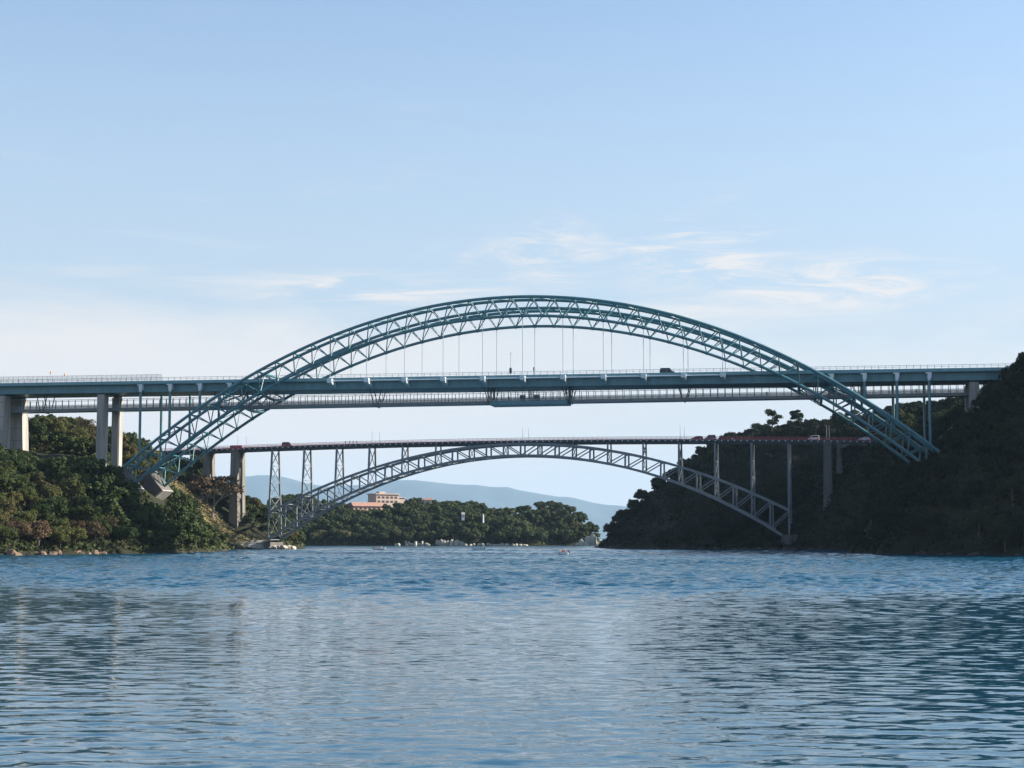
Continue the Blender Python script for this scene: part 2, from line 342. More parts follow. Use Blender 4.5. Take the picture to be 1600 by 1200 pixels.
nr, nc = Xg.shape; idx = np.arange(nr*nc).reshape(nr, nc)
me = bpy.data.meshes.new('water'); Vw = np.stack([Xg, Yg, Zg], 2).reshape(-1, 3); Q = np.stack([idx[:-1, :-1], idx[:-1, 1:], idx[1:, 1:], idx[1:, :-1]], 2).reshape(-1, 4)
me.vertices.add(len(Vw)); me.vertices.foreach_set('co', Vw.ravel()); me.loops.add(Q.size); me.loops.foreach_set('vertex_index', Q.ravel())
me.polygons.add(len(Q)); me.polygons.foreach_set('loop_start', np.arange(0, Q.size, 4)); me.polygons.foreach_set('loop_total', np.full(len(Q), 4)); me.update(calc_edges=True); me.validate()
me.polygons.foreach_set('use_smooth', [True]*len(me.polygons)); me.materials.append(wm); struct(ob('water', me))

# ------------------------------------------------------------------ the new arch bridge (front): local x along, y away, z up from the sea
PSI = R(9.18)
nb = thing('arch_bridge', 'teal tubular steel arch bridge rising high above its own road deck', 'bridge', (3.2, 498.56, 0), -PSI)
def zlow(s): return 67.1+HC-.00324*s*s-.0000000077*s**4
def slope(s): return -.00648*s-.0000000308*s**3
ds = .05; ss = [0.0]; arc = [0.0]
while ss[-1] < 128:
    s_ = ss[-1]; arc.append(arc[-1]+ds*math.hypot(1, slope(s_+ds/2))); ss.append(s_+ds)
def s_at(l): return math.copysign(float(np.interp(abs(l), arc, ss)), l)
DL = 6.13; NJ = 22; DEP = 5.3
def low(l, t=0): s = s_at(l); return Vector((s, t, zlow(s)))
def upp(l, t=0):
    s = s_at(l); k = slope(s); q = math.hypot(1, k); return Vector((s-k/q*DEP, t, zlow(s)+DEP/q))
TR = 25.27
ls = np.linspace(-DL*NJ, DL*NJ, 133)
for tc in (0, TR):
    lc = MB().tube([low(l, tc) for l in ls], .46, 12).build('lower_chord', TEAL, nb, True)
    ucs = [MB().tube([upp(l, tc+d) for l in ls], .48, 12).build('upper_chord', TEAL, nb, True) for d in (-3.6, 3.6)]
    for j in range(-NJ+1, NJ): strut('node_collar', low((j-.055)*DL, tc), low((j+.055)*DL, tc), .56, TEAL, lc)
    for j in range(-NJ, NJ+1):
        for d in (-3.6, 3.6):
            for e in (-.5, .5):
                if abs(j+e) <= NJ: strut('diagonal', low(j*DL, tc), upp((j+e)*DL, tc+d), .17, TEAL, lc)
        if j < NJ: strut('cross_tie', upp((j+.5)*DL, tc-3.6), upp((j+.5)*DL, tc+3.6), .2, TEAL, ucs[0])
        if j < NJ and j % 2 == 0: strut('lateral_brace', upp((j+.5)*DL, tc-3.6), upp((j+1.5)*DL, tc+3.6) if j+1.5 < NJ else upp((j+.5)*DL, tc+3.5), .13, TEAL, ucs[1])
# deck
ZT = 53.75                                            # top of slab edge
gd = MB(); S0, S1 = -235, 168
gd.prism([(3.2,ZT-.95),(5.0,ZT-1.0),(5.05,ZT-3.15),(20.25,ZT-3.15),(20.3,ZT-1.0),(22.1,ZT-.95),(22.1,ZT-.30),(3.2,ZT-.30)], 'x', S0, S1)
deck = gd.build('deck_girder', TEALD, nb)
for y0, y1 in ((3.05,3.5),(21.8,22.25)): MB().box(S0, S1, y0, y1, ZT-.75, ZT+.12).build('fascia', FASC, deck)
MB().box(S0, S1, 3.6, 21.7, ZT-.295, ZT-.2).build('roadway', ASPH, deck)
MB().box(S0, S1, 4.85, 5.5, ZT-3.30, ZT-3.155).build('bottom_flange', TEALD, deck); MB().box(S0, S1, 19.8, 20.45, ZT-3.30, ZT-3.155).build('bottom_flange', TEALD, deck)
for y in (3.3, 22.0):
    rl = MB().tube([(S0, y, ZT+1.12), (S1, y, ZT+1.12)], .055, 6).tube([(S0, y, ZT+.65), (S1, y, ZT+.65)], .035, 6).build('hand_rail', TEAL, nb)
    p = MB()
    for i in range(int((S1-S0)/2.0)): p.box(S0+i*2-.05, S0+i*2+.05, y-.05, y+.05, ZT+.1, ZT+1.12)
    stuff(p.build('rail_posts', TEAL, rl))
fe = MB().box(-235, -115.4, 3.58, 3.60, ZT+.2, ZT+2.1).build('mesh_screen', MESHL, nb)
p = MB()
for i in range(73): p.box(-115.4-i*1.65-.05, -115.4-i*1.65+.05, 3.52, 3.66, ZT+.1, ZT+2.2)
p.box(-235, -115.4, 3.53, 3.61, ZT+2.13, ZT+2.2); stuff(p.build('screen_posts', LAMPG, fe))
# hangers and their anchor brackets
for tc, yo in ((0, 1), (TR, -1)):
    edge = 4.9 if tc == 0 else 20.4
    for k in range(-5, 6):
        a = low(k*2*DL, tc); s = a.x
        h = strut('hanger', (s, tc, a.z-.4), (s, tc, ZT-.6), .085, CABLE, nb)
        MB().prism([(s-.75,a.z-.3),(s+.75,a.z-.3),(s+.28,a.z-1.9),(s-.28,a.z-1.9)], 'y', tc-.18, tc+.18).build('gusset', TEAL, h)
        br = MB().box(s-.75, s+.75, min(tc-.75*yo, tc+.8*yo), max(tc-.75*yo, tc+.8*yo), ZT-1.75, ZT-.45).build('anchor_box', PALE, nb)
        m_ = MB(); pr = [(tc-.4*yo, ZT-1.76), (edge, ZT-1.0), (edge+.85*yo, ZT-3.1)]
        m_.prism(pr, 'x', s-.55, s+.55); m_.build('cantilever_bracket', PALE, br)
    ends = [low(k*2*DL, tc).x for k in (-5, 5)]
    MB().tube([(ends[0], tc+.1*yo, ZT-1.15), (ends[1], tc+.1*yo, ZT-1.15)], .2, 8).build('tie_pipe', PALE, nb)
# columns standing on the ribs outside the hangers
for y, yo in ((3.6, 1), (TR-3.6, -1)):
    edge = 5.0 if yo == 1 else 20.3
    for s in (-122.2,-112.5,-102.7,-93,91.4,100.9,110.2,119.4):
        l = math.copysign(float(np.interp(abs(s), ss, arc)), s); ux = np.linspace(-DL*NJ, DL*NJ, 400); us = [upp(q).x for q in ux]; zu = float(np.interp(s, us, [upp(q).z for q in ux]))
        if zu < ZT-4.2:
            c = MB().tube([(s, y, zu-.2), (s, y, ZT-3.3)], .42, 12).build('column', TEAL, nb, True)
            MB().tube([(s, y, ZT-3.3), (s, y, ZT-2.75)], .5, 12).build('bearing', PALE, c, True)
        m_ = MB(); y0, y1 = sorted((y-.55*yo, edge+.25*yo))
        m_.prism([(s-1.0,ZT-.96),(s+.75,ZT-.96),(s+.6,ZT-2.75),(s-.45,ZT-2.75),(s-.45,ZT-1.35),(s-1.0,ZT-1.3)], 'y', y0, y1); m_.build('column_bracket', PALE, nb)
# cross beams and bracing between the ribs, where the arch meets the decks
for sg in (-1, 1):
    for j in (14.0, 15.2):
        a = low(sg*j*DL, 0); bb = low(sg*j*DL, TR); mid = [a.lerp(bb, q)+Vector((0,0,-1.1*math.sin(math.pi*q))) for q in np.linspace(0, 1, 13)]
        MB().tube(mid, .45, 10).build('cross_beam', TEAL, nb, True)
    for j in (13.5, 16.5):
        strut('cross_beam', upp(sg*j*DL, 3.6), upp(sg*j*DL, TR-3.6), .38, TEAL, nb)
    for j0, j1 in ((13.5,15),(15,16.5)):
        c = upp(sg*15*DL, TR/2)+Vector((0,0,-.6))
        for y in (3.6, TR-3.6): strut('lateral_brace', upp(sg*(j0 if j0 != 15 else j1)*DL, y), c, .22, TEAL, nb)
    for j0, j1 in ((14,15.2),):
        for q in (0, .33, .66):
            strut('lateral_brace', low(sg*j0*DL, 0).lerp(low(sg*j0*DL, TR), q)-Vector((0,0,.5)), low(sg*j1*DL, 0).lerp(low(sg*j1*DL, TR), q+.33)-Vector((0,0,.5)), .16, TEAL, nb)
    # concrete springing blocks, one under each rib
    for tc in (0, TR):
        a = low(sg*NJ*DL, tc); k = slope(a.x); d = Vector((sg, 0, sg*k)).normalized(); n_ = Vector((-k*1.0, 0, 1)).normalized()
        P = []
        for e in (-.05, 13):
            for u_, v_ in ((-1.5,-4.7),(6.9,-4.7),(6.9,4.7),(-1.5,4.7)): P.append(a+d*e+n_*u_+Vector((0, v_, 0)))
        f_ = MB().hexa(P).build('arch_footing', CONCD, nb)
        P = [a+d*e+n_*u_+Vector((0, v_, 0)) for e in (.02, 12.5) for u_, v_ in ((-2.0,-4.3),(-1.505,-4.3),(-1.505,5.2),(-2.0,5.2))]
        MB().hexa(P).build('ledge', CONC, f_)
# piers
def pier(s0, s1, y0, y1, z0, z1, joints=0, flare=0.0, base=None):
    o = MB().hexa([(s0,y0,z0),(s1+flare,y0,z0),(s1+flare,y1,z0),(s0,y1,z0),(s0,y0,z1),(s1,y0,z1),(s1,y1,z1),(s0,y1,z1)]).build('pier', CONC, nb)
    for i in range(joints):
        z = z0+(i+.6)*(z1-z0)/joints; MB().box(s0-.02, s1+flare*(1-(z-z0)/(z1-z0))-.03, y0-.025, y0+.05, z-.06, z+.06).build('joint', JOINT, o)
    MB().box(s0+.3, s1-.3, y0+.4, y1-.4, z1, z1+.5).build('bearing', DARKST, o)
    if base: MB().box(s0-1.2, s1+flare+1.0, y0-1.2, y1+1.2, base, z0+.6).build('pier_base', CONC, o)
for (s0, s1, jn, fl, z0) in ((-172.7,-168.4,5,.0,26), (-137.3,-135.0,0,.0,18)):
    for y0 in (5.2, 17.2):
        far = y0 > 10
        pier(s0, s1, y0, y0+(4.3 if jn else 3.7), z0+(4 if far and jn else 0), ZT-3.8, jn, (.9 if far and jn else 0), z0-2 if (far and jn) else None)
for y0 in (5.6, 16.8): pier(131.0, 133.7, y0, y0+2.8, 36, ZT-3.8)
pier(-205, -201, 5.2, 9.4, 26, ZT-3.8); pier(-205, -201, 17.2, 21.4, 28, ZT-3.8)

# ------------------------------------------------------------------ footbridge slung under the deck
fb = thing('footbridge', 'narrow grey walkway with tall railings slung beneath the teal road deck', 'footbridge', (3.2, 498.56, 0), -PSI)
def zf(s): return 45.75+.0047*s
YA, YB = 10.1, 15.2
def fbox(name, s0, s1, y0, y1, a, b_, m, par): 
    return MB().hexa([(s0,y0,zf(s0)+a),(s1,y0,zf(s1)+a),(s1,y1,zf(s1)+a),(s0,y1,zf(s0)+a),(s0,y0,zf(s0)+b_),(s1,y0,zf(s1)+b_),(s1,y1,zf(s1)+b_),(s0,y1,zf(s0)+b_)]).build(name, m, par)
FS0, FS1 = -178, 150
wd = fbox('walkway_deck', FS0, FS1, YA, YB, 0, .75, TEALD, fb)
for y in (YA, YB): 
    fbox('edge_beam', FS0, FS1, y-.12, y+.12, .05, .95, GREYST, wd)
    rail = fbox('top_rail', FS0, FS1, y-.05, y+.05, 3.72, 3.84, DARKST, fb)
    fbox('mesh_panel', FS0, FS1, y-.012, y+.012, 1.0, 2.05, MESHP, rail)
    fbox('middle_rail', FS0, FS1, y-.035, y+.035, 2.06, 2.13, DARKST, rail)
    p = MB(); s = FS0+.4
    while s < FS1:
        p.box(s-.08, s+.08, y-.06, y+.06, zf(s)+.9, zf(s)+3.74); s += 2.2
    stuff(p.build('rail_posts', DARKST, rail))
ZG = ZT-3.12
for s in (-158, -47.8, -11.7, 12.6, 47.8, 99.6):       # hanger frames
    for y in (YA-.25, YB+.25):
        for d in (-1.3, 1.3): strut('hanger_frame', (s+d*1.4, y, ZG), (s+d*.45, y, zf(s)+.3), .12, DARKST, fb, True)
        if abs(s) < 20:
            for d in (-.5, .1, .5): strut('hanger_frame', (s+d, y, ZG), (s+d, y, zf(s)-.2), .13, DARKST, fb, True)
    strut('frame_beam', (s, YA-.4, zf(s)-.12), (s, YB+.4, zf(s)-.12), .14, DARKST, fb, True)
for s in (-82, 82, -100, 101): 
    for y in (YA-.2, YB+.2): strut('hanger_frame', (s, y, ZG), (s, y, zf(s)+.1), .10, DARKST, fb, True)
pl = fbox('viewing_platform', -11.5, 12.5, YA-2.2, YB+2.2, -.45, .55, TEALD, fb)
for y in (YA-2.15, YB+2.15):
    r_ = fbox('platform_rail', -11.5, 12.5, y-.05, y+.05, 3.35, 3.45, DARKST, pl)
    q = fbox('platform_rail', -11.5, 12.5, y-.04, y+.04, 1.25, 1.32, DARKST, pl)
    fbox('platform_panel', -11.5, 12.5, y-.012, y+.012, .6, 1.25, MESHP, pl)
    for i in range(12): s = -11.4+i*2.16; strut('platform_post', (s, y, zf(s)+.5), (s, y, zf(s)+3.4), .05, DARKST, pl, True)
for i, s in enumerate((-1.4, 3.0)):
    sg_ = MB().box(s-.9, s+.9, YA-1.2, YA-1.0, zf(s)+.9, zf(s)+2.5).build('notice_board', NAVY, fb)
    MB().box(s-.7, s-.6, YA-1.15, YA-1.05, zf(s)+.5, zf(s)+.95).box(s+.6, s+.7, YA-1.15, YA-1.05, zf(s)+.5, zf(s)+.95).build('leg', DARKST, sg_)
for s in (.6, 1.2, 2.0): strut('mast', (s, YA-1.6, zf(s)+.5), (s, YA-1.6, zf(s)+3.9), .12, DARKST, fb, True)

# ------------------------------------------------------------------ the old arch bridge behind
PS2 = R(13.5)
obr = thing('arch_bridge', 'older grey steel deck arch bridge with red railings on lattice columns', 'bridge', (3.594, 678.61, 0), -PS2)
def zu2(s): return 38.62+HC-.00235*s*s-1.84e-9*s**4
def zl2(s): return 33.84+HC-.002815*s*s-9.77e-9*s**4
def zd(s): return 39.9+HC-1.35*(s/118.0)**2            # road level
def hw(z): return 3.75+max(0, 43.5-z)*.098             # half spacing of the battered frames
YC = 3.75
def nd(s, z, side): return Vector((s, YC+side*hw(z), z))
PN = 14.4/2
for side in (-1, 1):
    smax = 107.6
    sq = np.linspace(-smax, smax, 61)
    def chord(fn, w, h, name):
        m_ = MB(); V = []; Fc = []
        for s in sq:
            k = (fn(s+.5)-fn(s-.5)); n_ = Vector((-k, 0, 1)).normalized(); c = nd(s, fn(s), side)
            for i, j in ((-1,-1),(1,-1),(1,1),(-1,1)): V.append(c+Vector((0, i*w/2, 0))+n_*j*h/2)
        for i in range(len(sq)-1):
            for k in range(4): Fc.append((i*4+k, i*4+(k+1) % 4, i*4+4+(k+1) % 4, i*4+4+k))
        Fc += [(0,1,2,3), tuple((len(sq)-1)*4+k for k in (3,2,1,0))]
        return m_.add(V, Fc).build(name, GREYST, obr)
    uc = chord(zu2, .7, .95, 'upper_chord'); lc = chord(zl2, .7, .95, 'lower_chord')
    for i in range(-15, 16):
        s = i*PN
        strut('vertical', nd(s, zl2(s), side), nd(s, zu2(s), side), .27 if i % 2 else .32, GREYST, lc, True)
        if i < 0: a, bb = (s, zu2(s)), (s+PN, zl2(s+PN))
        elif i > 0: a, bb = (s, zu2(s)), (s-PN, zl2(s-PN))
        else: continue
        strut('diagonal', nd(a[0], a[1], side), nd(bb[0], bb[1], side), .2, GREYST, lc, True)
    for i in range(-15, 16, 2):
        s = i*PN
        if zd(s)-1.4-zu2(s) > .6: strut('column', nd(s, zu2(s), side), nd(s, zd(s)-1.35, side), .36 if abs(i) > 8 else .3, GREYST, obr, True)
for i in range(-15, 16, 2):                             # X bracing in every column frame, through arch depth and above it
    s = i*PN; zb, zt, zk = zl2(s), zd(s)-1.5, zu2(s)
    strut('sway_brace', nd(s, zb, -1), nd(s, zk, 1), .1, GREYST, obr, True); strut('sway_brace', nd(s, zb, 1), nd(s, zk, -1), .1, GREYST, obr, True)
    H = zt-zk; nx_ = max(0, round(H/7.5))
    for q in range(nx_):
        a, c = zk+H*q/nx_, zk+H*(q+1)/nx_
        strut('sway_brace', nd(s, a, -1), nd(s, c, 1), .13, GREYST, obr, True); strut('sway_brace', nd(s, a, 1), nd(s, c, -1), .13, GREYST, obr, True)
        strut('cross_strut', nd(s, c, -1), nd(s, c, 1), .13, GREYST, obr, True)
for i in range(-15, 16):
    s = i*PN
    for fn in (zu2, zl2): strut('cross_strut', nd(s, fn(s), -1), nd(s, fn(s), 1), .16, GREYST, obr, True)
    if i < 15:
        s2 = s+PN
        strut('wind_brace', nd(s, zl2(s), -1), nd(s2, zl2(s2), 1), .11, GREYST, obr, True); strut('wind_brace', nd(s, zl2(s), 1), nd(s2, zl2(s2), -1), .11, GREYST, obr, True)
sd_ = np.linspace(-160, 162, 100)
def ribbon(name, y0, y1, a, b_, m, par):
    V = []; Fc = []
    for s in sd_: z = zd(s); V += [(s,y0,z+a),(s,y1,z+a),(s,y1,z+b_),(s,y0,z+b_)]
    for i in range(len(sd_)-1):
        for k in range(4): Fc.append((i*4+k, i*4+4+k, i*4+4+(k+1) % 4, i*4+(k+1) % 4))
    Fc += [(0,1,2,3), tuple((len(sd_)-1)*4+k for k in (3,2,1,0))]
    return MB().add(V, Fc).build(name, m, par)
dk = ribbon('deck', -.7, 8.2, -.5, 0, OLDDECK, obr)
ribbon('roadway', .2, 7.3, .004, .03, ASPH, dk)
for y in (.1, 7.1): ribbon('deck_girder', y, y+.35, -1.5, -.502, OLDDECK, obr)
p = MB()
for i in range(128):
    s = -158+i*2.5; z = zd(s); p.box(s-.24, s+.24, -1.05, -.69, z-.62, z-.28)
stuff(p.build('bracket_ends', PALE, dk))
p = MB()
for i in range(64):
    s = -158+i*5; z = zd(s); p.box(s-.12, s+.12, .4, 7.1, z-1.2, z-.51)
stuff(p.build('floor_beams', OLDDECK, dk))
for y in (-.6, 8.1):
    r_ = ribbon('hand_rail', y-.06, y+.06, 1.02, 1.16, REDP, obr); ribbon('lower_rail', y-.04, y+.04, .55, .62, REDP, r_); ribbon('kerb_plate', y-.08, y+.08, .03, .2, REDP, r_)
    p = MB()
    for i in range(161):
        s = -160+i*2.0; p.box(s-.06, s+.06, y-.06, y+.06, zd(s), zd(s)+1.05)
    for i in range(644):
        s = -160+i*.5; p.box(s-.02, s+.02, y-.02, y+.02, zd(s)+.1, zd(s)+1.05)
    stuff(p.build('rail_bars', REDP, r_))
def oldpier(s0, s1, z0, CONCO=CONCO):
    z1 = zd(s0)-1.5
    for y0 in (-.6, 5.0):
        pr = MB().hexa([(s0-.5,y0,z0),(s1+.5,y0,z0),(s1+.5,y0+3.1,z0),(s0-.5,y0+3.1,z0),(s0,y0,z1),(s1,y0,z1),(s1,y0+3.1,z1),(s0,y0+3.1,z1)]).build('pier', CONCO, obr)
        MB().box(s0-.35, s1+.35, y0-.25, y0+3.35, z1, z1+.8).build('pier_cap', CONCO, pr)
    for z in (z0+(z1-z0)*.42, z0+(z1-z0)*.9): MB().box(s0+.3, s1-.3, 2.52, 4.98, z-.9, z+.9).build('tie_beam', CONCO, obr)
oldpier(-126.6, -123.6, 9); oldpier(121.6, 124.4, 14, CONCD); oldpier(-139.0, -137.6, 24); oldpier(126.8, 128.0, 30, CONCD)  # right-hand piers: hillside shade is put into a darker concrete colour
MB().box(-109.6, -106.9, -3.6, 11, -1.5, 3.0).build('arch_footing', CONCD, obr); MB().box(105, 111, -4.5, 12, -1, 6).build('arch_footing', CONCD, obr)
# small concrete arch span on the far side of the right pier
pr = [(128, zd(128)-.51), (128, zd(128)-3.2)]+[(128+12*q, zd(135)-3.2+1.9*math.sin(math.pi*q)) for q in np.linspace(.05, .95, 9)]+[(140, zd(140)-3.2), (140, zd(140)-.51)]
MB().prism(pr, 'y', .5, 7).build('approach_span', CONCO, obr)
MB().box(-126.8, -121.5, -.95, -.5, zd(-124)-.5, zd(-124)+1.2).build('rail_end_panel', REDP, obr)

def on_old(s, y, dz=0): return Matrix.Translation((3.594, 678.61, 0)) @ Matrix.Rotation(-PS2, 4, 'Z') @ Vector((s, y, zd(s)+.03+dz))
def on_new(s, y, z): return Matrix.Translation((3.2, 498.56, 0)) @ Matrix.Rotation(-PSI, 4, 'Z') @ Vector((s, y, z))

# ------------------------------------------------------------------ lamps and masts
lamp0 = None
def lamp(p, rz, label, h=5.6, group='lamp posts on the old bridge'):
    t_ = thing('street_lamp', label, 'lamp', p, rz, group)
    MB().tube([(0,0,0),(0,0,h*.5),(0,0,h)], [.11,.085,.06], 8).build('pole', LAMPG, t_, True)
    MB().tube([(0,0,h-.05),(0,.25,h+.15),(0,.7,h+.2)], .04, 6).build('arm', LAMPG, t_, True)
    MB().hexa([(-.14,.55,h+.1),(.14,.55,h+.1),(.1,1.15,h+.16),(-.1,1.15,h+.16),(-.12,.55,h+.26),(.12,.55,h+.26),(.07,1.15,h+.22),(-.07,1.15,h+.22)]).build('lamp_head', PALE, t_)
    MB().box(-.14, .14, -.14, .14, 0, .5).build('base_box', LAMPG, t_); return t_
for s, where in ((-63.6,'above the third lattice column of the old bridge'), (.9,'above the crown of the old arch'), (65.4,'on the old bridge beside the steep ridge'), (-123.6,'over the old concrete pier by the slope'), (122.9,'over the old concrete pier in hillside shade')):
    for y, sidew, rz in ((-.35,'seaward',0), (7.85,'inland',math.pi)):
        lamp(on_old(s+(0 if y < 0 else .6), y), -PS2+rz, 'slim lamp post %s, %s side' % (where, sidew))
def mast(s, y, h, label, box=None):
    t_ = thing('mast', label, 'mast', on_new(s, y, ZT-.2), -PSI)
    MB().tube([(0,0,0),(0,0,h)], [.09,.05], 8).build('pole', LAMPG, t_, True)
    MB().beam((-.35,0,h-.5), (.45,0,h-.35), .07).beam((.4,0,h-1.1), (.4,0,h-.3), .06).build('antenna', PALE, t_)
    if box: MB().prism([(-.32,.9),(.32,.9),(.36,1.2),(.36,2.3),(.25,2.6),(-.25,2.6),(-.36,2.3),(-.36,1.2)], 'y', -.3, .3).build('control_box', DARKST, t_)
mast(-4.3, 3.9, 7.5, 'thin mast with black box at its foot on the teal deck', True)
mast(.3, 21.4, 4.6, 'short thin mast without a box on the far edge of the teal deck')
t_ = thing('sign_post', 'short dark sign post on the teal deck near the arch crown', 'sign', on_new(2.8, 3.9, ZT-.2), -PSI)
MB().tube([(0,0,0),(0,0,2.6)], .05, 6).build('pole', DARKST, t_); MB().box(-.16, .16, -.05, .03, 1.6, 2.7).build('panel', DARKST, t_)
for s, dz in ((-152.8, 3.3), (-148.1, 2.6)):
    t_ = thing('beacon_post', ('taller' if dz > 3 else 'shorter')+' yellow topped post behind the mesh screen of the teal deck', 'post', on_new(s, 4.6, ZT-.2), -PSI)
    MB().tube([(0,0,0),(0,0,dz)], .05, 6).build('pole', LAMPG, t_); MB().prism([(-.18,dz),(.18,dz),(.22,dz+.35),(0,dz+.75),(-.22,dz+.35)], 'y', -.15, .15).build('beacon', YEL, t_)

# ------------------------------------------------------------------ vehicles
def car(p, rz, paint, label, van=False, group=None):
    t_ = thing('car', label, 'car', p, rz, group)
    Ln, Wd = (4.5, 1.75); H = 1.9 if van else 1.45
    low_ = [(-Ln/2,.28),(-Ln/2,.85),(-Ln/2+.25,.98),(Ln/2-1.2,1.0 if not van else 1.05),(Ln/2-.15,.78),(Ln/2,.55),(Ln/2,.28)]
    MB().prism(low_, 'y', -Wd/2, Wd/2).build('body', paint, t_)
    a, b_, c, d = (-Ln/2+.12, -Ln/2+.5, Ln/2-1.75, Ln/2-1.0) if not van else (-Ln/2+.08, -Ln/2+.3, Ln/2-1.45, Ln/2-.8)
    def cab(y, z0, z1, ins): return [(a+ins, y, z0), (d-ins, y, z0), (c-ins, y*.86, z1), (b_+ins, y*.86, z1)]
    q0, q1 = cab(-Wd/2+.03, .95, H, 0), cab(Wd/2-.03, .95, H, 0)
    MB().add(q0+q1, [(0,1,2,3),(7,6,5,4),(0,4,5,1),(1,5,6,2),(2,6,7,3),(3,7,4,0)]).build('cabin', paint, t_)
    for y in (-1, 1):
        g0 = cab(y*(Wd/2-.01), 1.05, H-.14, .22); g1 = cab(y*(Wd/2-.06), 1.05, H-.14, .22)
        MB().add(g0+g1, [(0,1,2,3),(7,6,5,4),(0,4,5,1),(1,5,6,2),(2,6,7,3),(3,7,4,0)]).build('side_window', GLASS, t_)
        for x in (-1.35, 1.35):
            w_ = MB().tube([(x, y*(Wd/2-.2), .33), (x, y*(Wd/2+.01), .33)], .33, 14).build('wheel', TYRE, t_); MB().tube([(x, y*(Wd/2), .33), (x, y*(Wd/2+.025), .33)], .18, 10).build('rim', SILV, w_)
        MB().box(Ln/2-.1, Ln/2+.02, y*.6-.16, y*.6+.16, .58, .72).build('headlight', WHITE, t_); MB().box(-Ln/2-.02, -Ln/2+.1, y*.65-.1, y*.65+.1, .65, .9).build('tail_light', REDP, t_)
    MB().add([(d-.02,-Wd/2+.2,1.03),(d-.02,Wd/2-.2,1.03),(c+.04,Wd/2*.8-.15,H-.1),(c+.04,-Wd/2*.8+.15,H-.1),(d-.1,-Wd/2+.2,1.0),(d-.1,Wd/2-.2,1.0),(c-.06,Wd/2*.8-.15,H-.12),(c-.06,-Wd/2*.8+.15,H-.12)], [(0,1,2,3),(7,6,5,4),(0,4,5,1),(1,5,6,2),(2,6,7,3),(3,7,4,0)]).build('windscreen', GLASS, t_)
    return t_
car(on_new(43.1, 5.4, ZT-.2), -PSI, BLACKC, 'black car driving on the teal arch bridge deck beside the hangers', True)
car(on_old(-102.1, 2.0), -PS2, BLACKC, 'dark van on old bridge near the concrete pier end', True)
car(on_old(72.0, 2.0), -PS2+math.pi, BLACKC, 'dark low car leading another on old bridge by the hillside')
car(on_old(77.2, 2.0), -PS2+math.pi, NAVY, 'dark blue taller car following another on old bridge', True)
car(on_old(117.8, 2.0), -PS2+math.pi, WHITE, 'white minivan crossing the old bridge near its shaded pier', True)
car(on_old(137.2, 2.0), -PS2+math.pi, SILV, 'silver car on the approach span of the old bridge')

# ------------------------------------------------------------------ people
_pm = {}
def person_mesh(pose, mats):
    v = [(0,0,.92),(0,0,1.12),(0,0,1.38),(0,0,1.50),(0,0,1.60),(0,.01,1.70)]; r = [.15,.14,.17,.06,.10,.085]; e = [(0,1),(1,2),(2,3),(3,4),(4,5)]
    def limb(root, pts):
        k = root
        for p_, rr in pts: v.append(p_); r.append(rr); e.append((k, len(v)-1)); k = len(v)-1
    for sx in (-1, 1):
        if pose == 'sit': limb(0, [((sx*.1,0,.88),.1),((sx*.12,-.42,.85),.075),((sx*.12,-.45,.45),.055),((sx*.12,-.62,.42),.045)])
        else: limb(0, [((sx*.1,0,.86),.1),((sx*.11,-.06*sx,.48),.07),((sx*.11,.10*sx,.08),.05),((sx*.12,.10*sx-.15,.04),.045)])
        h = ((sx*.26,-.32,1.02) if pose == 'sit' else (sx*.25,-.08*sx,.80))
        limb(2, [((sx*.2,0,1.40),.065),((sx*.26,.02,1.12),.05),(h,.04),((h[0], h[1]-.05, h[2]-.08),.035)])
    me_ = bpy.data.meshes.new('person'); me_.from_pydata(v, e, []); o = ob('person_tmp', me_)
    o.modifiers.new('s', 'SKIN'); o.modifiers.new('d', 'SUBSURF').levels = 1
    for i, sv_ in enumerate(me_.skin_vertices[0].data): sv_.radius = (r[i], r[i]); sv_.use_root = (i == 0)
    dg = bpy.context.evaluated_depsgraph_get(); out = bpy.data.meshes.new_from_object(o.evaluated_get(dg)); bpy.data.objects.remove(o)
    out.materials.clear()
    for m in mats: out.materials.append(m)
    for pl_ in out.polygons:
        c = pl_.center; pl_.material_index = (3 if c.z > 1.66 or (c.z > 1.57 and c.y > .03) else 2 if c.z > 1.47 else 0 if c.z > .93 and not (pose == 'sit' and c.y < -.2 and abs(c.x) < .2) else 1); pl_.use_smooth = True
    return out
HAIR = mat('dark_hair', (.02,.017,.015), .6); TROU = mat('dark_trousers', (.03,.033,.045), .8)
SHIRTS = {'black': (.02,.02,.022), 'navy': (.03,.05,.11), 'red': (.45,.05,.04), 'orange': (.60,.20,.05), 'grey': (.2,.2,.2), 'white': (.6,.6,.58), 'brown': (.14,.08,.05)}
def person(p, rz, shirt, label, pose='stand', group=None):
    if (shirt, pose) not in _pm: _pm[(shirt, pose)] = person_mesh(pose, [mat(shirt+'_cloth', SHIRTS[shirt], .85), TROU, SKIN, HAIR])
    o = ob('person', _pm[(shirt, pose)]); o.location = p; o.rotation_euler = (0,0,rz); return tag(o, label, 'person', group)
for s, c, w_ in ((-75.4,'black','leading the row of four'), (-73.5,'navy','second in the row of four'), (-72.0,'brown','third in the row of four'), (-70.4,'grey','last in the row of four')):
    person(on_old(s, -.05), -PS2-math.pi/2, c, 'person in %s walking on the old bridge, %s' % (c, w_))
for s, c, w_ in ((-46.4,'black','beside a hanger frame far from the viewing platform'), (72.5,'navy','on the plain stretch nearer the shaded hillside'), (116.3,'grey','below the last deck column by the hillside'), (-6,'black','on the viewing platform')):
    person(on_new(s, 11.0, zf(s)+.75), -PSI, c, 'person in %s on the footbridge, %s' % (c, w_))

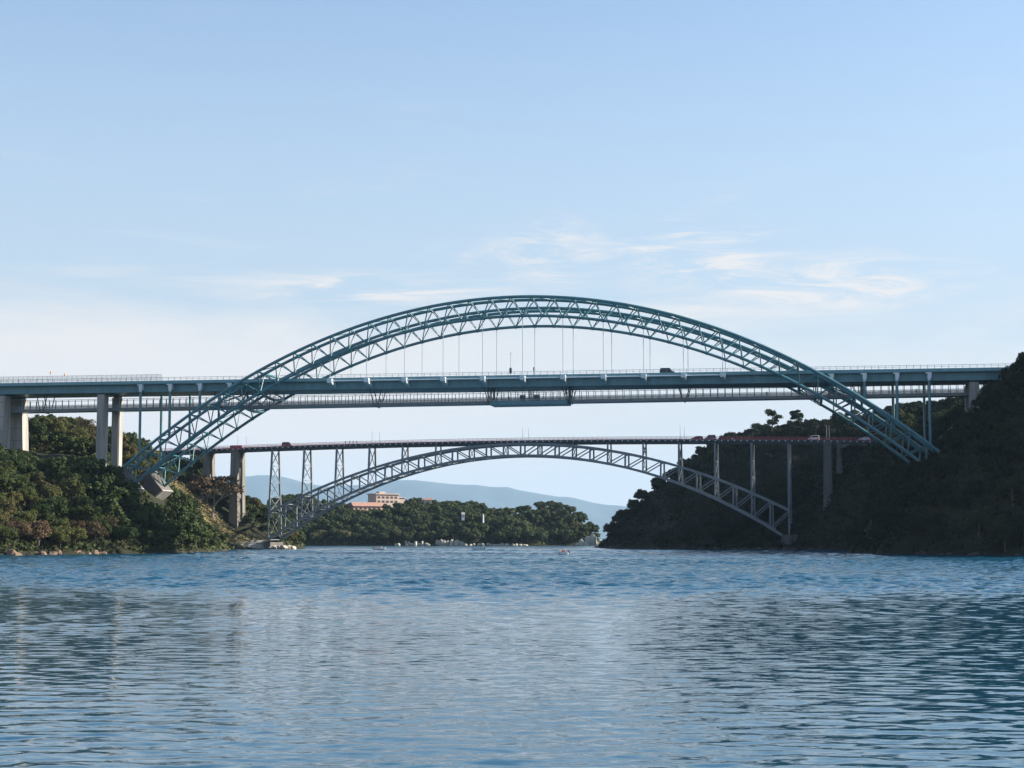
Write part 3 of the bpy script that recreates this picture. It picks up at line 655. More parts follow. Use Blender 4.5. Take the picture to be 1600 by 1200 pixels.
# ------------------------------------------------------------------ boats
def boat(p, rz, Ln, hull, label):
    t_ = thing('motor_boat', label, 'boat', p, rz)
    V = []; Fc = []; n = 11
    for i in range(n):
        q = i/(n-1); x = -Ln/2+Ln*q; w = Ln*.17*(1-max(0, (q-.45)/.55)**2.2)+.02; sh = .55+.35*q*q
        V += [(x,-w,sh),(x,-w*.8,.0),(x,0,-.18+.25*max(0,q-.7)),(x,w*.8,.0),(x,w,sh),(x,w*.86,sh-.04),(x,w*.7,.22),(x,-w*.7,.22),(x,-w*.86,sh-.04)]
    for i in range(n-1):
        for k in range(9): Fc.append((i*9+k, i*9+(k+1) % 9, i*9+9+(k+1) % 9, i*9+9+k))
    Fc += [tuple(range(9)), tuple((n-1)*9+k for k in range(8, -1, -1))]
    MB().add(V, Fc).build('hull', hull, t_)
    for q in (-.22, .1): MB().box(Ln*q-.15, Ln*q+.15, -Ln*.14, Ln*.14, .42, .5).build('thwart', CREAM, t_)
    mo = MB().box(-Ln/2-.35, -Ln/2+.02, -.16, .16, .5, 1.0).build('outboard_motor', DARKST, t_); MB().box(-Ln/2-.28, -Ln/2-.1, -.06, .06, -.4, .5).build('shaft', DARKST, mo)
    return t_
def rider(bp_, rz, dx, dy, c, label, dz=.48):
    q = Matrix.Rotation(rz, 4, 'Z') @ Vector((dx, dy, 0)); person(Vector(bp_)+q+Vector((0,0,dz-.83)), rz+math.pi/2, c, label, 'sit')
b1 = pix(594, 860, 636); b1.z = .25; boat(b1, R(-12), 4.6, WHITE, 'small white motor boat running under the old arch near its shore footing'); rider(b1, R(-12), -1.0, 0, 'red', 'person in red jacket steering the boat near the old arch footing'); rider(b1, R(-12), .5, 0, 'white', 'person in white shirt in the boat near the old arch footing')
b2 = pix(747, 859.5, 650); b2.z = .25; boat(b2, R(183), 4.6, WHITE, 'long white open boat with one dark clothed person off the wooded island'); rider(b2, R(183), -1.0, 0, 'black', 'person in black jacket sitting in the stern of the long white boat')
b3 = pix(880, 867, 457); b3.z = .22; boat(b3, R(150), 3.4, WHITE, 'stubby white boat carrying three people in red and orange'); rider(b3, R(150), -.75, .2, 'red', 'person in red jacket in the stern of the crowded stubby boat'); rider(b3, R(150), .15, -.2, 'black', 'person in black jacket amidships in the crowded stubby boat'); rider(b3, R(150), .75, .15, 'orange', 'person in orange jacket at the bow of the crowded stubby boat')

FOAM = mat('foam', (.75,.80,.82), .7, 0, 0, .6, alpha=.45)
for bp_, rz, ln, w_ in ((b1, R(-12), 46, .9), (b3, R(150), 9, .6), (b2, R(183), 7, .5)):
    d_ = Vector((-math.cos(rz), -math.sin(rz), 0)); n_ = Vector((-d_.y, d_.x, 0)); V = []; Fc = []
    for i in range(24):
        q = i/23; c = bp_+d_*(2+ln*q)+n_*math.sin(q*9)*.3; ww = w_*(.35+1.3*q)*random.uniform(.6,1.2)*(1 if q < .9 else .4); V += [c-n_*ww+Vector((0,0,.03)), c+Vector((0,0,.10*(1-q)+.04)), c+n_*ww+Vector((0,0,.03))]
    for i in range(23): Fc += [(i*3,i*3+1,i*3+4,i*3+3),(i*3+1,i*3+2,i*3+5,i*3+4)]
    o = MB().add(V, Fc).build('wake', FOAM); stuff(o); o['label'] = 'white foam wake trailing behind a small boat'; o['category'] = 'wake'
# ------------------------------------------------------------------ sea wall, rocks, island buildings
swl = thing('sea_wall', 'low pale stone sea wall below the dry grass slope', 'wall')
wa, wb = Vector((-129,690,0)), Vector((-103,703,0)); dv = (wb-wa).normalized(); nv = Vector((-dv.y, dv.x, 0))
core = MB().hexa([wa-nv*.0+Vector((0,0,-2)), wb+Vector((0,0,-2)), wb+nv*7+Vector((0,0,-2)), wa+nv*7+Vector((0,0,-2)), wa+nv*.3+Vector((0,0,2.5)), wb+nv*.3+Vector((0,0,2.5)), wb+nv*7+Vector((0,0,2.5)), wa+nv*7+Vector((0,0,2.5))]).build('wall_core', CONCD, swl)
LW = (wb-wa).length
for r_ in range(5):
    x = -random.random()*.8
    while x < LW:
        w = random.uniform(.9, 1.7); x0, x1 = max(0, x), min(LW, x+w-.06); x += w
        if x1-x0 < .3: continue
        z0, z1 = -.2+r_*.53, .29+r_*.53; d = random.uniform(.10, .24); P = []
        for z in (z0, z1):
            for xx, o_ in ((x0,-d),(x1,-d),(x1,.35),(x0,.35)): P.append(wa+dv*xx+nv*(o_+.3*(z+2)/4.5)+Vector((0,0,z)))
        MB().hexa(P).build('stone', STONE, core)
P = [wa+dv*x+nv*y+Vector((0,0,z)) for z in (2.5, 2.85) for x, y in ((-.2,-.05),(LW+.2,-.05),(LW+.2,1.1),(-.2,1.1))]; MB().hexa(P).build('coping', CONC, swl)
P = [wa+dv*x+nv*y+Vector((0,0,z)) for z in (2.86, 3.9) for x, y in ((LW-7,1.3),(LW-.5,1.3),(LW-.5,1.7),(LW-7,1.7))]; MB().hexa(P).build('parapet', CONC, swl)
def rock_mesh(seed, m):
    r0 = np.random.default_rng(seed); bm = bmesh.new(); bmesh.ops.create_icosphere(bm, subdivisions=3, radius=1)
    ax = [(Vector(r0.normal(size=3)).normalized(), r0.uniform(.55,.9)) for _ in range(9)]
    for v in bm.verts:
        for a, d in ax:
            q = v.co.dot(a)
            if q > d: v.co -= a*(q-d)*.9
        v.co *= 1+.10*math.sin(v.co.x*7+seed)*math.sin(v.co.z*6+v.co.y*5)
    me_ = bpy.data.meshes.new('rock'); bm.to_mesh(me_); bm.free(); me_.materials.append(m); return me_
ROCKD = mat('wet_dark_rock', (.085,.075,.062), .6, 0, .4, .5, .8); RKD = [rock_mesh(i+40, ROCKD) for i in range(4)]
RK = [rock_mesh(i, ROCK) for i in range(5)]; RKR = [rock_mesh(i+20, ROCKR) for i in range(4)]
def rock(p, sc, rz, ms, label, group):
    o = ob('rock', random.choice(ms)); o.location = p; o.scale = sc; o.rotation_euler = (random.uniform(-.25,.25), random.uniform(-.25,.25), rz); return tag(o, label, 'rock', group)
for x0, x1, n, hgt, dy in ((615,625,2,2.2,0),(632,672,9,3.0,0),(682,700,7,4.6,6),(704,722,7,4.2,5),(725,765,6,2.0,0),(766,824,13,1.7,0)):
    for i in range(n):
        px = x0+(x1-x0)*(i+.5)/n+random.uniform(-1,1); q = pix(px, 853, 1083+random.uniform(-1,3)+dy*.3)
        h = hgt*random.uniform(.55,1.1); rock((q.x, q.y, h*.15), (random.uniform(.8,1.7), random.uniform(1.0,1.8), h), random.random()*6, RK, 'pale boulder at the waterline of the wooded island', 'pale shore rocks of the island')
for px, h, w in ((903,2,1.3),(908,4.5,1.1),(913,2.5,1.2),(918,6.5,1.2),(923,8.5,1.1),(927,4,1.1),(930,7,1.0),(935,2.5,1.4)):
    q = pix(px, 853, 1114); rock((q.x, q.y, h*.3), (w, 3, h*.75), random.random()*6, RK, 'tall pale cliff rock at the tip of the wooded island', 'pale cliff rocks at the island tip')
for px in (938, 942, 946):
    q = pix(px, 853, 1125); rock((q.x, q.y, .6), (2.2, 2, 2.2), random.random()*6, RK, 'low pale rock in the gap off the island tip', 'low rocks off the island tip')
for i in range(10):
    x, y = [(a, b_) for a, b_ in ((-131,438),(-127,446),(-123,453),(-119,462),(-116,470))][i % 5]
    x += random.uniform(-2,1.5); y += random.uniform(-3,3); rock((x+1, y-1, .2), (random.uniform(.8,1.9), random.uniform(.8,1.5), random.uniform(.6,1.5)), random.random()*6, RKR, 'reddish boulder on the shore under the wooded headland', 'reddish shore rocks of the headland')
def shore_rocks(sh, n, lab, grp):
    for i in range(n):
        k = random.randrange(len(sh)-1); q = random.random(); x = sh[k][0]*(1-q)+sh[k+1][0]*q; y = sh[k][1]*(1-q)+sh[k+1][1]*q
        rock((x+random.uniform(-1,1), y+random.uniform(-1.5,.5), .05), (random.uniform(.7,2.2), random.uniform(.7,1.6), random.uniform(.5,1.3)), random.random()*6, RKD, lab, grp)
shore_rocks([(-150,411),(-132,433),(-113,476),(-101,519),(-98,545),(-102,588)], 46, 'dark wet rock at the waterline of the sunlit headland', 'dark shore rocks of the headland')
shore_rocks([(140,414),(128,431),(114,451),(104,477),(103,499)], 26, 'dark wet rock at the waterline below the shaded hillside by the arch end', 'dark shore rocks of the near hillside')
shore_rocks([(118,637),(106,644),(95,657),(82,699),(62,759),(46,811)], 26, 'dark wet rock at the waterline of the shaded hillside behind the old arch', 'dark shore rocks of the far hillside')
for i in range(7):
    rock((-101+i*1.6+random.uniform(-.5,.5), 698+random.uniform(-2,3), .3), (random.uniform(1.2,2.4), 1.6, random.uniform(1,2.2)), random.random()*6, RK, 'pale boulder below the old arch footing beside the sea wall', 'rocks under the old arch footing')
hb = thing('hotel', 'terraced pink hotel with flat cream upper block above the island trees', 'building', (-97, 1152, 18), R(34))
WIN = mat('window_glass', (.05,.06,.07), .15)
def block(x0, x1, y0, y1, z0, z1, m, name='wall'): return MB().box(x0, x1, y0, y1, z0, z1).build(name, m, hb)
w1 = block(-14, 8, 0, 12, 0, 8.8, PINKW); w2 = block(6, 24, 4, 16, 0, 17.2, CREAM); w3 = block(24.003, 30, 6, 15, 0, 15.0, CREAM)
MB().prism([(-1,8.803),(13.5,8.803),(12.5,9.4),(2,11.6),(-.6,9.3)], 'x', -15, 8.6).build('roof', ROOFT, hb)
MB().box(5.2, 24.8, 3.2, 16.8, 17.203, 17.9).build('roof', CREAM, hb); MB().box(23.8, 30.8, 5.3, 15.5, 15.003, 15.5).build('roof', CREAM, hb); MB().box(10, 15, 7, 11, 17.9, 19.3).build('roof_house', CREAM, hb)
for z in (1.2, 4.2, 6.4):
    for i in range(6):
        x = -13+i*3.5; f_ = MB().box(x, x+2.3, -.12, .05, z, z+1.6).build('window', CREAM, hb); MB().box(x+.15, x+2.15, -.16, -.121, z+.12, z+1.48).build('pane', WIN, f_)
    MB().box(-14.2, 8.1, -1.2, -.001, z-.5, z-.2).build('balcony', PINKW, hb)
for z in (11.5, 14.4):
    for i in range(5):
        x = 7+i*3.4; f_ = MB().box(x, x+2.2, 3.88, 4.05, z, z+1.6).build('window', PINKW, hb); MB().box(x+.15, x+2.05, 3.84, 3.879, z+.12, z+1.48).build('pane', WIN, f_)
for px, yb, w, h, nm in ((669,786,5,4,'small cream house showing its roof above the island trees'), (724,806,1.6,3.0,'small white house half hidden among the island trees')):
    q = pix(px, yb, 1128 if px < 700 else 1100); hs = thing('house', nm, 'house', (q.x, q.y, q.z-3), R(10))
    MB().box(-w/2, w/2, 0, 4, 0, h+1).build('wall', WHITE if px > 700 else CREAM, hs); MB().prism([(-.4,h+1.003),(4.4,h+1.003),(2,h+2.4)], 'x', -w/2-.3, w/2+.3).build('roof', ROOFT if px < 700 else CONC, hs)
    fw = MB().box(-.5, .5, -.08, .05, h-.8, h+.2).build('window', CREAM, hs); MB().box(-.4, .4, -.1, -.081, h-.7, h+.1).build('pane', WIN, fw)
q = pix(755, 812, 1092); mk = thing('beacon', 'small white beacon tower standing among the island trees', 'beacon', (q.x, q.y, q.z-2)); MB().tube([(0,0,0),(0,0,4.2),(0,0,4.3),(0,0,4.6)], [.6,.4,.55,.55], 12).build('tower', WHITE, mk, True); MB().tube([(0,0,4.6),(0,0,5.4),(0,0,5.7)], [.4,.4,.05], 10).build('lantern', WHITE, mk, True)

# ------------------------------------------------------------------ trees
def leaf_mesh(name, centers, radii, nleaf, size, m, seed, flat=1.0):
    r0 = np.random.default_rng(seed); C = np.array(centers); Rr = np.array(radii); w = Rr**2/np.sum(Rr**2)
    k = r0.choice(len(C), nleaf, p=w); d = r0.normal(size=(nleaf, 3)); d /= np.linalg.norm(d, axis=1)[:, None]
    d[:, 2] = np.where(d[:, 2] < -.35, -d[:, 2], d[:, 2])
    rad = Rr[k]*(1-.38*r0.random(nleaf)**2)*(1+.12*r0.normal(size=nleaf)); P = C[k]+d*rad[:, None]*np.array([1, 1, flat])
    nrm = d+r0.normal(size=(nleaf, 3))*.55; nrm /= np.linalg.norm(nrm, axis=1)[:, None]
    a = np.cross(nrm, r0.normal(size=(nleaf, 3))); a /= np.linalg.norm(a, axis=1)[:, None]; b_ = np.cross(nrm, a)
    s = size*(.6+.8*r0.random(nleaf))[:, None]
    V = np.stack([P-a*s*.6, P+b_*s*.42+a*s*.05, P+a*s*.65, P-b_*s*.40], 1).reshape(-1, 3)
    me_ = bpy.data.meshes.new(name); n = nleaf
    me_.vertices.add(4*n); me_.vertices.foreach_set('co', V.ravel()); me_.loops.add(4*n); me_.loops.foreach_set('vertex_index', np.arange(4*n))
    me_.polygons.add(n); me_.polygons.foreach_set('loop_start', np.arange(0, 4*n, 4)); me_.polygons.foreach_set('loop_total', np.full(n, 4)); me_.update(calc_edges=True)
    me_.materials.append(m); return me_
def crown_shape(seed, h=8.0, r=3.6, n=16):
    r0 = np.random.default_rng(seed); C = [(0, 0, h*.60)]; Q = [r*.62]
    for i in range(n):
        a = i*2.4+r0.uniform(-.4,.4); q = r0.uniform(.45, .8)*r; z = h*r0.uniform(.38, .84); q *= math.sqrt(max(.15, 1-((z/h-.5)/.42)**2*.75))
        C.append((math.cos(a)*q, math.sin(a)*q, z)); Q.append(r*r0.uniform(.26, .46))
    return C, Q
def trunk_mesh(name, h, r, m, limbs, seed, lean=0.0):
    r0 = random.Random(seed); b_ = MB(); top = Vector((lean*h*.4, 0, h)); pth = [Vector((0,0,-.8)), Vector((.05,0,h*.3)), Vector((lean*h*.2+.1, .08, h*.65)), top]
    b_.tube(pth, [r*1.25, r, r*.75, r*.3], 7)
    for i in range(limbs):
        z = h*r0.uniform(.35, .9); a = i*2.4; o_ = Vector((lean*z*.4, 0, z)); e_ = o_+Vector((math.cos(a), math.sin(a), .55))*h*r0.uniform(.2, .38); b_.tube([o_, o_.lerp(e_, .5)+Vector((0,0,.1*h*.2)), e_], [r*.45, r*.3, r*.1], 5)
    return b_.mesh(name, m, True)
def bare_mesh(seed, h, m, depth=4, spread=.55):
    r0 = random.Random(seed); b_ = MB()
    def grow(p, d, l, r, k):
        q = p+d*l; b_.tube([p, p.lerp(q, .5)+Vector((r0.uniform(-.05,.05)*l, r0.uniform(-.05,.05)*l, 0)), q], [r, r*.85, r*.65], 4 if k < 3 else 6, False)
        if k == 0: return
        for i in range(3 if k > 1 else 4):
            a = r0.uniform(0, 6.28); nd_ = (d+Vector((math.cos(a), math.sin(a), r0.uniform(-.05,.35)))*spread*r0.uniform(.6,1.3)).normalized(); grow(q if i else p.lerp(q, .75), nd_, l*r0.uniform(.6,.82), r*.66, k-1)
    grow(Vector((0,0,-.6)), Vector((.05,0,1)), h*.33, h*.026, depth); return b_.mesh('branches', m)
TRK = [trunk_mesh('trunk', 5.6, .26, BARK, 5, i) for i in range(3)]
SH = [crown_shape(i, 8.0+.4*(i % 3), 3.3+.35*(i % 4), 14+i) for i in range(7)]
CR = {k: [leaf_mesh('crown', *SH[i], 6000, sz, m, 50+i) for i in range(7)] for k, m, sz in (('L', LEAF, .34), ('I', LEAFI, .45), ('R', LEAFR, .46))}
LEAFO = mat('olive_leaf', (.105,.098,.034), .6, 0, 0, .9, col2=(.055,.058,.022), objvar=.6); LEAFN = mat('brownish_leaf', (.115,.082,.045), .7, 0, 0, .9, col2=(.062,.050,.028), objvar=.5)
CR['O'] = [leaf_mesh('crown', *SH[i], 5200, .36, LEAFO, 150+i) for i in range(7)]; CR['N'] = [leaf_mesh('crown', *SH[i], 2600, .36, LEAFN, 170+i) for i in range(7)]
BARE = [bare_mesh(i, 7.5, TWIG) for i in range(3)]
trees = []
def tree(p, sc, key, label, group, rz=None, i=None, kind='broadleaf_tree'):
    i = random.randrange(7) if i is None else i
    t_ = thing(kind, label, 'tree', p, random.random()*6.28 if rz is None else rz, group); t_.scale = (sc*random.uniform(.9,1.15), sc*random.uniform(.9,1.15), sc)
    if key == 'L': key = random.choices('LON', (.66, .24, .10))[0]
    ob('trunk', TRK[i % 3], t_); ob('crown', CR[key][i], t_); trees.append((p[0], p[1])); return t_
def ground(ev, x, y, amp=.6): return float(ev(np.array([x]), np.array([y]))[0]+wobble(np.array([x]), np.array([y]), amp)[0])
SHS = {k: [leaf_mesh('crown_small', *SH[i], 1700, sz, m, 80+i) for i in range(7)] for k, m, sz in (('L', LEAF, .62), ('I', LEAFI, .70), ('R', LEAFR, .68))}
def co(me_): a_ = np.empty(len(me_.vertices)*3); me_.vertices.foreach_get('co', a_); return a_.reshape(-1, 3)
def wood(name, key, places, label):                    # the trees of a wood too many to be told apart: one mesh
    parts = []
    for x, y, z, sc in places:
        c = co(SHS[key][random.randrange(7)]); a_ = random.random()*6.28; sx = sc*random.uniform(.9,1.15)
        parts.append(np.stack([(c[:,0]*math.cos(a_)-c[:,1]*math.sin(a_))*sx+x, (c[:,0]*math.sin(a_)+c[:,1]*math.cos(a_))*sx+y, c[:,2]*sc+z], 1))
    V = np.concatenate(parts); n = len(V)//4; me_ = bpy.data.meshes.new(name)
    me_.vertices.add(4*n); me_.vertices.foreach_set('co', V.ravel()); me_.loops.add(4*n); me_.loops.foreach_set('vertex_index', np.arange(4*n))
    me_.polygons.add(n); me_.polygons.foreach_set('loop_start', np.arange(0, 4*n, 4)); me_.polygons.foreach_set('loop_total', np.full(n, 4)); me_.update(calc_edges=True)
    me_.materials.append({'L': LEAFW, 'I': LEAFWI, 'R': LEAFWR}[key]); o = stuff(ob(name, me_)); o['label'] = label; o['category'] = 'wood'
LEAFW = mat('wood_leaf', (.066,.088,.028), .6, 0, 0, .13, col2=(.028,.042,.016)); LEAFWI = mat('island_wood_leaf', (.080,.098,.036), .6, 0, 0, .13, col2=(.036,.050,.022)); LEAFWR = mat('shaded_wood_leaf', (.024,.030,.013), .6, 0, 0, .13, col2=(.014,.019,.009))  # shaded wood: the hill's shade is painted into a darker copy of the leaf
def plant(ev, n, samp, sp, key, label, group, smin, smax, lim, avoid=None, zmin=1.2, nobj=999, woodlabel=''):
    got = []; tries = 0
    while len(got) < n and tries < n*60:
        tries += 1; x, y = samp()
        if avoid and avoid(x, y): continue
        z = ground(ev, x, y)
        if z < zmin or any((x-a)**2+(y-b_)**2 < sp*sp for a, b_, c_, d_ in got): continue
        sc = random.uniform(smin, smax); ok = False
        for _ in range(6):
            okk = True
            for dx in (-3.0, 0, 3.0):
                u_, v_ = toPix((x+dx*sc, y, z+(8.2 if dx == 0 else 6.2)*sc))
                if v_ < lim(u_, y): okk = False; break
            if okk: ok = True; break
            sc *= .85
            if sc < smin*.5: break
        if not ok: continue
        got.append((x, y, z-.2, sc))
    got.sort(key=lambda q: q[1])
    for x, y, z, sc in got[:nobj]: tree((x, y, z), sc, key, label(x, y, z) if callable(label) else label, group)
    if len(got) > nobj: wood('wood', key, got[nobj:], woodlabel)
    print('planted', group, len(got))
    return got
frontL = [(-400,640),(-5,690),(0,694),(40,702),(60,713),(100,712),(145,712),(170,719),(185,728),(200,735),(213,748),(230,768),(243,786),(262,786),(272,770),(285,766),(300,778),(320,795),(335,822),(345,848),(420,852)]
backL = [(-400,640),(30,646),(75,645),(120,648),(150,650),(170,652),(198,657),(222,655),(232,664),(240,680),(246,672),(262,666),(280,672),(293,690),(300,704),(340,704),(356,704),(392,716),(398,752),(406,756),(416,768),(421,790),(440,810)]
def limL(u, y): return interp(frontL, u) if y < (572 if u > 175 else 552) else interp(backL, u)
def avL(x, y):
    if 600 < y < 708 and x > -133: return True
    q = Matrix.Rotation(PSI, 4, 'Z') @ Vector((x-3.2, y-498.56, 0))
    if -141 < q.x < -131 and 2 < q.y < 24: return True
    if -177 < q.x < -164 and 2 < q.y < 24: return True
    if -134 < q.x < -118 and -6 < q.y < 31: return True
    q = Matrix.Rotation(PS2, 4, 'Z') @ Vector((x-3.594, y-678.61, 0))
    return (-128.5 < q.x < -122 and -3 < q.y < 10) or (-112 < q.x < -103 and -6 < q.y < 13)
def labH(x, y, z):
    if z < 5: return 'evergreen tree overhanging the waterline of the sunlit headland'
    if x < -158: return 'evergreen tree below the broad concrete piers on the sunlit headland'
    if x > -128 and y > 500: return 'evergreen tree around the concrete arch footing on the sunlit headland'
    if z > 20: return 'evergreen tree high on the sunlit headland before the slender piers'
    return 'round evergreen tree halfway up the dense sunlit headland wood'
plant(evL, 280, lambda: (random.uniform(-185,-97), random.uniform(412,560)), 3.9, 'L', labH, 'evergreen trees of the sunlit headland', .55, 1.05, limL, avL, 1.2, 150, 'dense evergreen wood filling in behind the headland trees')
plant(evL, 45, lambda: (random.uniform(-122,-98), random.uniform(505,612)), 3.4, 'L', '', 'point', .4, .75, limL, lambda x, y: avL(x, y) and y < 600, .8, 0, 'low evergreen thicket on the shore point below the arch footing')
plant(evL, 70, lambda: (random.uniform(-185,-112), random.uniform(556,690)), 5.4, 'L', 'evergreen tree on the rise behind the concrete piers of the teal bridge', 'evergreen trees behind the piers', .7, 1.15, limL, avL, 1.2, 40, 'evergreen wood on the crest behind the concrete piers')
plant(evL, 40, lambda: (random.uniform(-150,-96), random.uniform(722,840)), 5.0, 'L', 'evergreen tree behind the lattice columns at the old bridge shore', 'evergreen trees behind the old bridge footing', .7, 1.1, limL, avL, 1.2, 20, 'evergreen wood behind the old bridge footing')
plant(evL, 130, lambda: (random.uniform(-152,-95), random.uniform(690,800)), 3.2, 'L', '', 'thicket', .4, .85, lambda u, y: max(limL(u, y), 704), lambda x, y: avL(x, y) or (y < 709 and x > -134), .8, 0, 'evergreen thicket under the old bridge approach')
for x, y, sc in ((-140,590,1.25),(-136,598,1.05),(-131,604,1.15)):
    z = ground(evL, x, y); tree((x, y, z-.2), sc, 'L', 'tall evergreen tree rising against the sky between pier and arch foot', 'tall trees beside the pier')
def limI(u, y): return 795 if 543 < u < 598 else 783 if 597 < u < 634 else interp(silI, u)-1
plant(evI, 330, lambda: (random.uniform(-165,60), 1086+abs(random.gauss(0,32))), 4.6, 'I', 'round tree at the waterside edge of the sunlit island wood', 'waterside trees of the wooded island', .75, 1.2, limI, lambda x, y: (-118 < x < -66 and 1146 < y < 1175), .8, 40, 'sunlit evergreen wood covering the island')
frontR = [(1290,870),(1322,852),(1345,818),(1370,783),(1395,750),(1422,722),(1441,710),(1455,694),(1472,680),(1489,667),(1506,650),(1514,634),(1529,610),(1551,595),(1563,583),(1580,571),(1593,558),(1602,548),(1700,500),(2600,300)]
backR = [(900,853),(938,834),(945,822),(963,793),(991,769),(1015,743),(1041,728),(1067,707),(1091,698),(1115,685),(1137,673),(1165,672),(1185,660),(1210,664),(1255,655),(1290,654),(1330,652),(1370,640),(1400,628),(1450,622),(1500,615),(1800,560)]
def limR(u, y): return interp(frontR, u) if y < 545 else interp(backR, u)
def avR(x, y):
    q = Matrix.Rotation(PS2, 4, 'Z') @ Vector((x-3.594, y-678.61, 0)); z = 0
    if 60 < q.x < 150 and -7 < q.y < 15: return True
    q = Matrix.Rotation(PSI, 4, 'Z') @ Vector((x-3.2, y-498.56, 0))
    return 128 < q.x < 137 and 3 < q.y < 22
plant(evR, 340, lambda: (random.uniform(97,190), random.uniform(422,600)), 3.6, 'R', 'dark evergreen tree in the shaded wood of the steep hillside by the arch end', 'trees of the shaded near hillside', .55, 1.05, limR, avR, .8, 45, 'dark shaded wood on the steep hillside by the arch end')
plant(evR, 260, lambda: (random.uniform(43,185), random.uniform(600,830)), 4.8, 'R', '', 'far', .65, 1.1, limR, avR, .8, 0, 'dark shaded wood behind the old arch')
# pines, bare trees and the dry-leaved tree
def pine(p, sc, label, seed):
    t_ = thing('pine_tree', label, 'tree', p, random.random()*6, None); t_.scale = (sc,)*3; r0 = random.Random(seed)
    C = []; Q = []
    for i in range(18):
        a = i*2.4; z = r0.uniform(4.2, 9.3); q = r0.uniform(.4, 3.2)*(1-.35*(z > 8)); C.append((math.cos(a)*q, math.sin(a)*q, z)); Q.append(r0.uniform(1.0, 1.8))
    ob('trunk', trunk_mesh('trunk', 8.6, .24, BARK, 8, seed, r0.uniform(-.3,.3)), t_); ob('crown', leaf_mesh('crown', C, Q, 4600, .40, LEAFP, seed, .65), t_)
def bare(p, sc, label, i):
    t_ = thing('bare_tree', label, 'tree', p, random.random()*6); t_.scale = (sc,)*3; ob('branches', BARE[i % 3], t_)
def on_slope(px, py, ev, y0, y1):                      # where a pixel's ray meets the ground
    for Y_ in np.arange(y0, y1, 1.0):
        q = pix(px, py, Y_)
        if ground(ev, q.x, q.y) >= q.z: return q
    return pix(px, py, y1)
for px, yb, dp, sc, lab in ((1192,668,705,1.0,'dark pine with the fullest crown on the hilltop above the old bridge'), (1207,668,700,1.05,'pine leaning beside the fullest hilltop pine'), (1244,668,695,1.0,'lone flat topped pine with bare trunk on the hilltop'), (1330,668,690,.95,'spreading pine on the hilltop behind the teal arch leg'), (1312,672,690,.8,'low pine on the hilltop beside the roadside lamps')):
    q = on_slope(px, yb+9, evR, 672, 840); z = ground(evR, q.x, q.y); pine((q.x, q.y, z-.3), min(1.7, max(.7, (pix(px, yb-27, q.y).z-z)/9.6)), lab, int(px))
for px, ytop, dp, lab in ((1168,652,720,'leafless tree with fanned branches at the crest left of the hilltop pines'), (1210,640,712,'leafless crown poking above the fullest hilltop pine'), (1275,656,700,'leafless tree on the hilltop right of the lone pine'), (1292,656,700,'leafless tree near the roadside lamps on the hilltop'), (1060,706,760,'leafless shrub on the steep ridge where the old deck meets the hill'), (1200,700,668,'leafless tree on the slope below the old bridge deck'), (1245,704,664,'leafless tree on the slope beside the shaded pier'), (1425,640,622,'leafless tree between the deck columns on the hillside')):
    q = on_slope(px, ytop+24, evR, dp-45, 840); z = ground(evR, q.x, q.y); h = max(3.0, pix(px, ytop, q.y).z-z); bare((q.x, q.y, z-.3), min(h, 10)/8.2, lab, int(px))
for px, ytop, dp in ((1400,630,628),(1412,632,632),(1470,640,618),(1485,632,622)):
    q = pix(px, ytop, dp); z = ground(evR, q.x, q.y); tree((q.x, q.y, z-.3), max(.5, min(1.5, (q.z-z)/8.3)), 'L', 'greener tree catching light on the hillside behind the deck columns', 'greener hillside trees behind the columns')
def dry_tree(p, sc, label, seed, wide=1.0):
    t_ = thing('dry_tree', label, 'tree', p, 1.0); t_.scale = (sc*wide, sc*wide, sc)
    ob('trunk', bare_mesh(seed, 8.5, BARKP, 4, .75), t_); r0 = random.Random(seed); C = []; Q = []
    for i in range(16):
        a = i*2.4; q = 4.2*math.sqrt((i+.5)/16); C.append((math.cos(a)*q, math.sin(a)*q, 7.4-q*q*.16+r0.uniform(-.9,.6))); Q.append(r0.uniform(.9,1.5))
    ob('crown', leaf_mesh('crown', C, Q, 2000, .32, LEAFB, seed, .7), t_)
q = on_slope(333, 790, evL, 575, 700); z = ground(evL, q.x, q.y); dry_tree((q.x, q.y, z-.3), max(.8, (pix(333,738,q.y).z-z)/8.3), 'spreading tree with rusty dry crown and pale trunk on the grass slope', 3, 1.25)
for px, py, lab in ((357,775,'small rusty bush beside the tall concrete pier'), (303,745,'rusty brown bush under the teal arch leg'), (66,700,'sandy brown bush at the foot of the far concrete pier'), (318,728,'low brown bush under the old bridge approach')):
    q = on_slope(px, py+8, evL, 520, 715); z = ground(evL, q.x, q.y); dry_tree((q.x, q.y, z-1.0), .5, lab, px)
